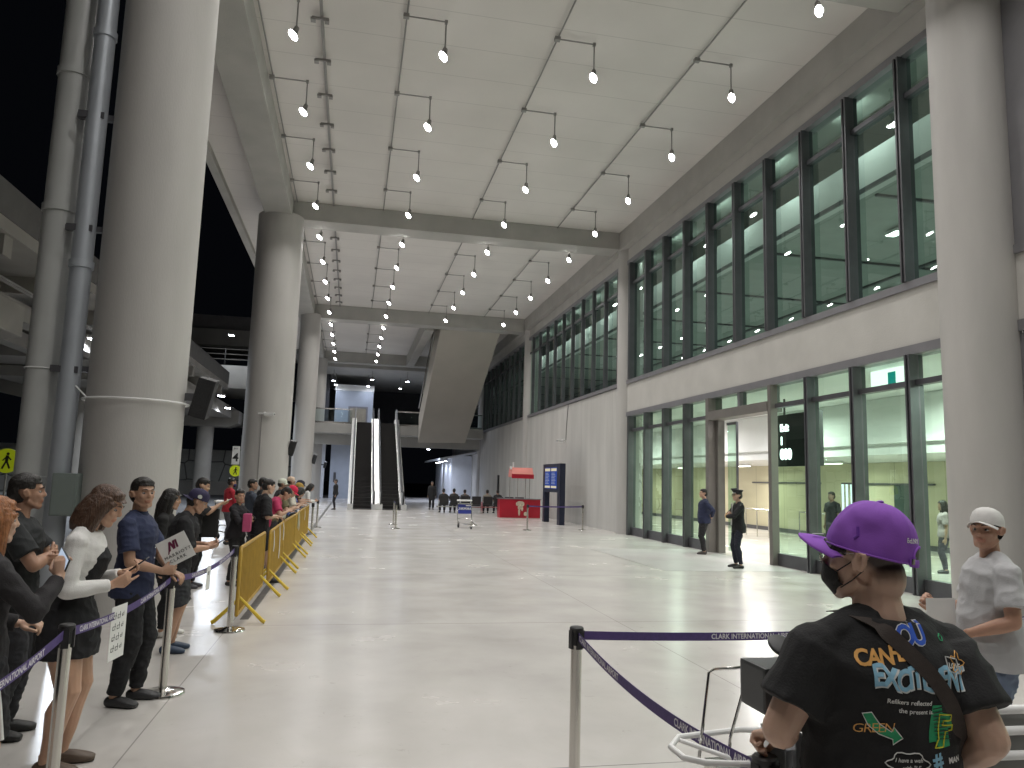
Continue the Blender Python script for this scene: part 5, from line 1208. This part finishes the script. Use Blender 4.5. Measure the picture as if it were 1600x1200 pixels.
# ---- man in white cap and grey tee
pw = person('man in white cap and light grey t-shirt with faded jeans at the right, looking back', (3.76, 3.9, 0), 68, 1.66, 1.10, head=(46, 2), tone=(.46, .26, .18), vox=.0055, belly=.05, hair=dict(style='short'), cap=dict(c=(.66, .65, .63), brim=.062, pitch=15),
    top=dict(c=(.47, .47, .48), sleeve='short', off=.024, hem=-.15, grow=.10, wr=.008, ws=.16), bottom=dict(type='trousers', c=(.15, .19, .27), off=.022), shoes=(.05, .05, .05),
    L=dict(to=(-.12, .24, .90), dir=(.3, .6, -.75), palm=(.8, -.4, 0), curl=.6, hint=(-.7, -.8, -.3)), R=dict(to=(.14, .32, 1.10), dir=(.1, .8, .4), palm=(-.7, 0, .3), curl=.9, hint=(.6, -.6, -.6)))
tag(MB().box(-.10, .10, 0, .002, -.14, .08).build('paper_sheet', M['paper'], None, loc=(3.45, 3.95, 1.06)), 'white sheet of paper held over the belt by the man in the white cap', 'paper')

person('dim figure standing inside the terminal behind the glass, above the purple cap', (13.0, 18.7, 0), 100, 1.72, 1.0, tone=(.3, .2, .15), vox=.014, hair=dict(style='short'), top=dict(c=(.02, .02, .022), sleeve='short', off=.03), bottom=dict(type='trousers', c=(.02, .02, .025)), fine=False, face=False)
person('woman in pale top inside the terminal, seen through the rightmost pane', (13.1, 14.8, 0), 60, 1.60, 1.0, True, tone=(.4, .26, .18), vox=.014, hair=dict(style='bob'), top=dict(c=(.35, .3, .3), sleeve='short', off=.03), bottom=dict(type='trousers', c=(.03, .03, .04)), fine=False, face=False)
# ================================================================ man in the purple cap, close foreground
PU = (.27, .085, .50)
pp = person('heavyset man in a purple cap, black face mask and printed black t-shirt, seen from behind', (1.515, 1.975, 0), -9, 1.665, 1.26, head=(47, 3), tone=(.62, .41, .31), vox=.0045, neckw=1.26, fs=1.08, belly=.03, twist=4, shz=.41, swk=.93, armk=.9,
    hair=None, buzz=True, top=dict(c=(.013, .013, .014), sleeve='short', off=.030, hem=-.16, wr=.009, ws=.17, grow=.05), bottom=dict(type='trousers', c=(.02, .02, .025)),
    L=dict(to=(-.27, .215, 1.0), dir=(-.55, .75, -.30), palm=(-.15, -.2, -1), curl=1.0, thumb=.8, hint=(-.6, -.9, -.05)), R=dict(to=(.25, .12, .92), dir=(0, .7, -.6), palm=(-1, 0, 0), curl=.9, hint=(.12, -1, -.5)))
t, inf = pp; H = inf['H']; Rh4 = inf['Rh4']; hs = inf['hs']; TP = inf['TP']
MB().tube([H(.070, .03, .018), H(.062, .062, .028), H(.03, .083, .040), H(-.03, .083, .040), H(-.062, .062, .028), H(-.070, .03, .018)], [.010*hs, .013*hs, .016*hs, .016*hs, .013*hs, .010*hs], 8).build('hair', hairm((.022, .016, .014)), t, smooth=True)
# ---- detailed cap: crown, brim, button, rear opening
pm_cap = pm('purple_twill', PU, .8, var=.10, scale=12, bump=.14, bscale=420)
tl = (Rh4 @ Matrix.Rotation(radians(15), 4, 'X')).to_3x3()
def C(x, y, z): return H(0, 0, 0)+(tl @ Vector((x, y, z)))*hs
mb = MB(); nu = 72; prof = []
for i in range(17):
    a = i/16*pi/2; prof.append((cos(a)**.82, .018+.142*sin(a)))
for (r, z) in prof:
    for k in range(nu):
        a = 2*pi*k/nu; seam = .0022*math.exp(-((((a/(pi/3))+.5) % 1)-.5)**2/.0016)*(-1)
        w1 = .0050*noise.noise(Vector((cos(a)*2.2, sin(a)*2.2, z*22)))+.0025*noise.noise(Vector((cos(a)*5, sin(a)*5, z*40)))
        dent = -.006*math.exp(-((z-.075)/.03)**2)*max(0, cos(2*a))
        rr = r*(1+0)*1.0; ex = (seam+w1+dent)*(1 if r > .15 else 0)
        mb.v.append(tuple(C(cos(a)*(.096*rr+ex), sin(a)*(.118*rr+ex)-.014, z+(.006 if sin(a) > .6 and z < .05 else 0))))
for i in range(len(prof)-1):
    for k in range(nu):
        k2 = (k+1) % nu; mb.f.append((i*nu+k, i*nu+k2, (i+1)*nu+k2, (i+1)*nu+k))
crown = mb.build('cap_crown', pm_cap, t, smooth=True, angle=80)
MB().ell(C(0, -.014, .161), (.010, .010, .005), Rh4, 14, 8).build('cap_button', pm_cap, crown, smooth=True)
# stitched band along the crown edge
mb = MB(); mb.tube([C(cos(2*pi*k/64)*.0975, sin(2*pi*k/64)*.1195-.014, .021) for k in range(64)], .0028, 6, closed=True); mb.build('cap_edge', pm_cap, crown, smooth=True)
mb = MB(); nb_, na = 10, 24
for lay in (0, -.0045):
    for i in range(nb_+1):
        for k in range(na+1):
            a = radians(-66+132*k/na); rr = i/nb_; x = sin(a)*(.094+rr*.004); y = cos(a)*.112-.014+rr*.083*max(0, cos(a*1.22))**.62
            mb.v.append(tuple(C(x, y, .026-(x/.09)**2*.030+rr*.004-rr*rr*.010+lay)))
w_ = na+1; h_ = nb_+1
for i in range(nb_):
    for k in range(na):
        a = i*w_+k; mb.f.append((a, a+1, a+w_+1, a+w_)); b_ = w_*h_; mb.f.append((b_+a, b_+a+w_, b_+a+w_+1, b_+a+1))
for k in range(na): a = nb_*w_+k; mb.f.append((a, a+1, a+1+w_*h_, a+w_*h_))
brim = mb.build('cap_brim', pm_cap, crown, smooth=True, angle=70)
def bvh(o): return BVHTree.FromPolygons([v.co.copy() for v in o.data.vertices], [tuple(p.vertices) for p in o.data.polygons])
def ray_on(bv, o, d, off):
    loc, nrm, i, dist = bv.ray_cast(o, d)
    if loc is None: return None
    if nrm.dot(d) > 0: nrm = -nrm
    return loc+nrm*off
cb = bvh(crown)
def on_cap(u, v, off=.002, yaw=0.):
    """u to the right seen from behind, v up (cap frame)"""
    r = Matrix.Rotation(radians(yaw), 3, 'Z'); o = C(*(r @ Vector((u, -.4, v)))); d = (tl @ (r @ Vector((0, 1, 0)))).normalized(); return ray_on(cb, o, d, off)
pts = [on_cap(.036*cos(radians(a)), .026+.040*sin(radians(a)), .001) for a in range(0, 181, 15)]
n_ = len(pts); mb = MB(); cen = [on_cap(.036*cos(radians(a))*k, .026+.040*sin(radians(a))*k, .0018) for k in (.5,) for a in range(0, 181, 15)]
mb.v = [tuple(p) for p in pts+cen]+[tuple(on_cap(0, .028, .002))]
for i in range(n_-1): mb.f += [(i, i+1, n_+i+1, n_+i), (n_+i, n_+i+1, 2*n_)]
mb.build('cap_opening_hair', hairm((.022, .016, .014)), crown, smooth=True)
MB().tube(pts, .0035, 8).build('cap_arch_hem', pm_cap, crown, smooth=True)
MB().tube([on_cap(x, .024-.002*cos(x*40), .004) for x in (-.045, -.03, -.015, 0, .015, .03, .045)], .011, 10, side=(0, 0, 1), flat=.2).build('cap_strap', pm_cap, crown, smooth=True)
MB().tube([on_cap(-.040, .020, .006), on_cap(-.040, .034, .006)], .005, 8, flat=.4).build('strap_buckle', M['steel'], crown)
def drape(me, place, m, name, parent, maxlen=.012):
    bm = bmesh.new(); bm.from_mesh(me); bmesh.ops.triangulate(bm, faces=bm.faces)
    for _ in range(3):
        ed = [e for e in bm.edges if e.calc_length() > maxlen]
        if not ed: break
        bmesh.ops.subdivide_edges(bm, edges=ed, cuts=1); bmesh.ops.triangulate(bm, faces=bm.faces)
    bad = []
    for v in bm.verts:
        q = place(v.co.x, v.co.y)
        if q is None: bad.append(v)
        else: v.co = q
    bmesh.ops.delete(bm, geom=bad, context='VERTS'); bm.to_mesh(me); bm.free(); me.materials.clear(); me.materials.append(m)
    me.name = name; o = bpy.data.objects.new(name, me); link(o, parent); return o
drape(text_mesh('Ed.NY', .017, bold=.0006), lambda u, v: on_cap(-.050+u, .074+v, .0016), M['paper'], 'embroidery', crown, .006)
# small embroidered tag on the left side of the crown and white mark on the brim
mb = MB()
def on_cap_l(u, v, off): return on_cap(u, v, off, yaw=-78)
mb.tube([on_cap_l(-.03, .085, .002), on_cap_l(-.026, .062, .002), on_cap_l(-.034, .052, .002)], .0045, 8, flat=.5); mb.build('side_embroidery', pm('violet_thread', (.14, .03, .34), .6), crown)
drape(text_mesh('N.Y', .022, bold=.0012), lambda u, v: C(.0-u+.015, .150+v, .0345), M['paper'], 'brim_print', brim, .01) if False else MB().box(-.016, .016, -.006, .006, -.0006, .0006).build('brim_print', M['paper'], brim, loc=C(-.02, .125, .0335))
# mask
mb = MB(); nu_, nv_ = 18, 10
for lay in (0, 1):
    for j in range(nv_+1):
        for k in range(nu_+1):
            th = radians(-62+124*k/nu_); ph = j/nv_; z = -.008-.098*ph; e = abs(k/nu_-.5)*2
            zz = z*(1-.0*e)+(-.030*(1-ph)+.028*ph)*e**1.5
            rad = .098+.018*(1-e*e)*(1-abs(ph-.45)*1.3)
            wd = .066 if ph < .6 else .066-(ph-.6)*.05
            x = sin(th)*(wd+.006); y = cos(th)*(rad-.020)+.022-(.02*(ph-.6)*2.5 if ph > .6 else 0)
            mb.v.append(tuple(H(x, y-.002*lay, zz)))
w_ = nu_+1; h_ = nv_+1
for j in range(nv_):
    for k in range(nu_):
        a = j*w_+k; b_ = w_*h_; mb.f += [(a, a+1, a+w_+1, a+w_), (b_+a, b_+a+w_, b_+a+w_+1, b_+a+1)]
mk = mb.build('face_mask', cloth((.014, .012, .012), .7), t, smooth=True, angle=80)
for sd in (-1, 1):
    MB().tube([H(sd*.066, .058, -.034), H(sd*.074, .02, -.010), H(sd*.083, -.012, .020)], .0018, 6).tube([H(sd*.064, .052, -.078), H(sd*.072, .018, -.056), H(sd*.078, -.012, -.030)], .0018, 6).build('ear_loop', M['black'], mk)
gl = empty('eyeglasses', (0, 0, 0)); bpy.data.objects.remove(gl)
gm = MB()
for sd in (-1, 1):
    gm.tube([H(sd*.034+.023*cos(2*pi*k/24), .108-.25*abs(sd*.034+.023*cos(2*pi*k/24))**1.3, .008+.024*sin(2*pi*k/24)) for k in range(24)], .0013, 6, closed=True)
    gm.tube([H(sd*.058, .100, .016), H(sd*.074, .05, .016), H(sd*.082, -.01, .014)], .0013, 6)
gm.tube([H(-.011, .106, .012), H(0, .110, .016), H(.011, .106, .012)], .0013, 6)
go = gm.build('eyeglasses', M['steel'], t)
for sd in (-1, 1):
    mb = MB(); mb.quad([H(sd*.034+.0225*cos(2*pi*k/24), .108-.25*abs(sd*.034+.0225*cos(2*pi*k/24))**1.3, .008+.0235*sin(2*pi*k/24)) for k in range(24)]); mb.build('lens', M['rail_glass'], go)
# ---- print on the back of the shirt
shirt = [c for c in kids(t) if c.name.startswith('shirt')][0]; sb = bvh(shirt)
YA = Vector((0, 1, 0))
def on_back(x, z, off=.0022): return ray_on(sb, Vector((x+.012, -.9, z)), YA, off)
def back_text(s_, size, x, z, m, rot=0, bold=.0, shear=0., spacing=1., stretch=1., wob=0, off=.0022, name='shirt_print'):
    c, sn = cos(radians(rot)), sin(radians(rot))
    def pl(u, v):
        v = v*stretch+wob*sin(u*70); return on_back(x+u*c-v*sn, z+u*sn+v*c, off)
    return drape(text_mesh(s_, size, bold=bold, shear=shear, spacing=spacing), pl, m, name, shirt)
ORG = pm('orange_print', (.80, .42, .12), .7, var=.15, scale=60); LBL = pm('light_blue_print', (.26, .50, .66), .7, var=.15, scale=60); BLU = pm('blue_print', (.02, .09, .50), .7, var=.1, scale=60)
GRN = pm('green_print', (.02, .34, .14), .7, var=.15, scale=60); YEL = pm('yellow_print', (.75, .72, .05), .7); WHT = pm('white_print', (.70, .70, .68), .7)
dx = .0
back_text('CAN', .050, -.150+dx, 1.286, ORG, 5, .0016, shear=.15, stretch=1.1, spacing=.85)
back_text('FEEL', .050, -.062+dx, 1.300, ORG, 7, .0016, shear=.15, stretch=1.1, spacing=.8)
back_text('OU', .062, -.030+dx, 1.338, WHT, 4, .0042, shear=.05, stretch=1.15, spacing=.78, off=.0018)
back_text('OU', .062, -.030+dx, 1.338, BLU, 4, .0022, shear=.05, stretch=1.15, spacing=.82, off=.0028)
back_text('EXCITEMENT', .054, -.112+dx, 1.236, WHT, -1, .0030, stretch=1.35, spacing=.80, wob=.006, off=.0016)
back_text('EXCITEMENT', .054, -.114+dx, 1.238, LBL, -1, .0016, stretch=1.35, spacing=.80, wob=.006, off=.0028)
back_text('Refikers reflected', .0165, -.085+dx, 1.200, WHT, -2, .0003); back_text('the present is.', .0165, -.055+dx, 1.176, WHT, -2, .0003)
back_text('GREEN', .034, -.158+dx, 1.112, ORG, 8, -.0002, shear=.2, spacing=.85)
def back_poly(pts, m, name='shirt_print', off=.002, ln=.015):
    me = bpy.data.meshes.new(name); me.from_pydata([(a, b_, 0) for a, b_ in pts], [], [tuple(range(len(pts)))]); return drape(me, lambda u, v: on_back(u, v, off), m, name, shirt, ln)
def back_line(pts, r, m, name='shirt_print', off=.0025, close=False):
    out = []
    for i in range(len(pts)-(0 if close else 1)):
        a = Vector(pts[i]); b_ = Vector(pts[(i+1) % len(pts)]); k = max(1, int((b_-a).length/.012))
        for j in range(k): q = a.lerp(b_, j/k); w3 = on_back(q.x, q.y, off); out.append(w3)
    if not close: out.append(on_back(*pts[-1], off))
    out = [o_ for o_ in out if o_ is not None]
    if len(out) > 2: return MB().tube(out, r, 6, closed=close).build(name, m, shirt)
arrow = [(-.140, 1.166), (-.118, 1.171), (-.098, 1.142), (-.070, 1.124), (-.066, 1.138), (-.040, 1.108), (-.066, 1.090), (-.066, 1.104), (-.100, 1.116), (-.125, 1.136)]
back_poly(arrow, GRN); back_line(arrow, .0013, WHT, close=True)
for k in range(4): back_line([(-.138+.011*k, 1.160-.010*k), (-.122+.012*k, 1.166-.013*k)], .0009, WHT)
F = [(.036, 1.196), (.062, 1.196), (.066, 1.176), (.118, 1.160), (.122, 1.130), (.090, 1.132), (.098, 1.085), (.060, 1.080), (.050, 1.100), (.030, 1.098)]
back_poly(F, GRN, off=.0015)
for k in range(9): back_line([(.036+.002*k, 1.186-.010*k), (.066+.004*k, 1.192-.011*k)], .0010, M['black'], off=.0032)
F2 = [(.058, 1.172), (.100, 1.166), (.098, 1.152), (.072, 1.154), (.070, 1.142), (.108, 1.138), (.106, 1.124), (.082, 1.124), (.074, 1.084), (.046, 1.084), (.060, 1.106), (.058, 1.140)]
back_line(F2, .0018, YEL, close=True)
for k in range(5): back_line([(.060, 1.160-.015*k), (.074+.002*k, 1.168-.015*k)], .0012, YEL)
bub = [(.100, 1.312), (.140, 1.302), (.142, 1.268), (.128, 1.270), (.118, 1.256), (.116, 1.272), (.098, 1.278)]
back_line(bub, .0016, WHT, close=True); back_text('LOVE', .019, .104, 1.284, WHT, -10, .0005)
star = [(.140+.020*(1+.35*cos(5*a))*cos(a), 1.292+.022*(1+.35*cos(5*a))*sin(a)) for a in [2*pi*k/24 for k in range(24)]]
back_line(star, .0014, ORG, close=True)
gd = [(.107, 1.356), (.116, 1.362), (.124, 1.354), (.118, 1.345), (.108, 1.347)]; back_line(gd, .0014, GRN, close=True)
cl_ = [(-.03+.052*(1+.12*cos(6*a))*cos(a), 1.045+.028*(1+.12*cos(6*a))*sin(a)) for a in [2*pi*k/30 for k in range(30)]]
back_line(cl_, .0016, WHT, close=True); back_text('I have a weh', .0145, -.066, 1.050, WHT, 0, .0002, shear=.25); back_text('with "LE', .0145, -.050, 1.032, WHT, 0, .0002, shear=.25)
back_text('#', .050, .040, 1.035, LBL, 8, .002); back_text('MAN', .020, .092, 1.040, WHT, 0, .0008)
# ---- cross-body strap
pth = [(-.150, 1.452), (-.115, 1.425), (-.070, 1.385), (-.018, 1.330), (.035, 1.270), (.085, 1.205), (.125, 1.145), (.170, 1.06), (.20, .98)]
q = [on_back(x, z, .006) for x, z in pth]; q = [a for a in q if a is not None]
q = [TP(-.118, .045, .452)+Vector((0, 0, .045)), TP(-.12, -.02, .455)+Vector((0, 0, .055))]+q
# smooth and loft a flat webbing
fine_ = []
for i in range(len(q)-1):
    for j in range(4): fine_.append(q[i].lerp(q[i+1], j/4))
fine_.append(q[-1])
for _ in range(3): fine_ = [fine_[0]]+[(fine_[i-1]+fine_[i]*2+fine_[i+1])/4 for i in range(1, len(fine_)-1)]+[fine_[-1]]
sb_ = MB(); D = Vector((.62, 0, .78))
for i, p in enumerate(fine_):
    tn = (fine_[min(i+1, len(fine_)-1)]-fine_[max(i-1, 0)]).normalized(); nn = Vector((0, -1, 0)) if i > 8 else Vector((-.1, -.35, 1)).normalized(); w3 = tn.cross(nn).normalized()*.021
    for k, (a, c_) in enumerate(((-1, .0), (1, .0), (1, .0025), (-1, .0025))): sb_.v.append(tuple(p+w3*a+nn*(c_+.003)))
for i in range(len(fine_)-1):
    for k in range(4): sb_.f.append((4*i+k, 4*i+(k+1) % 4, 4*i+4+(k+1) % 4, 4*i+4+k))
sb_.build('bag_strap', pm('brown_webbing', (.045, .033, .028), .75, var=.12, scale=60, bump=.3, bscale=500), t, smooth=True, angle=40)
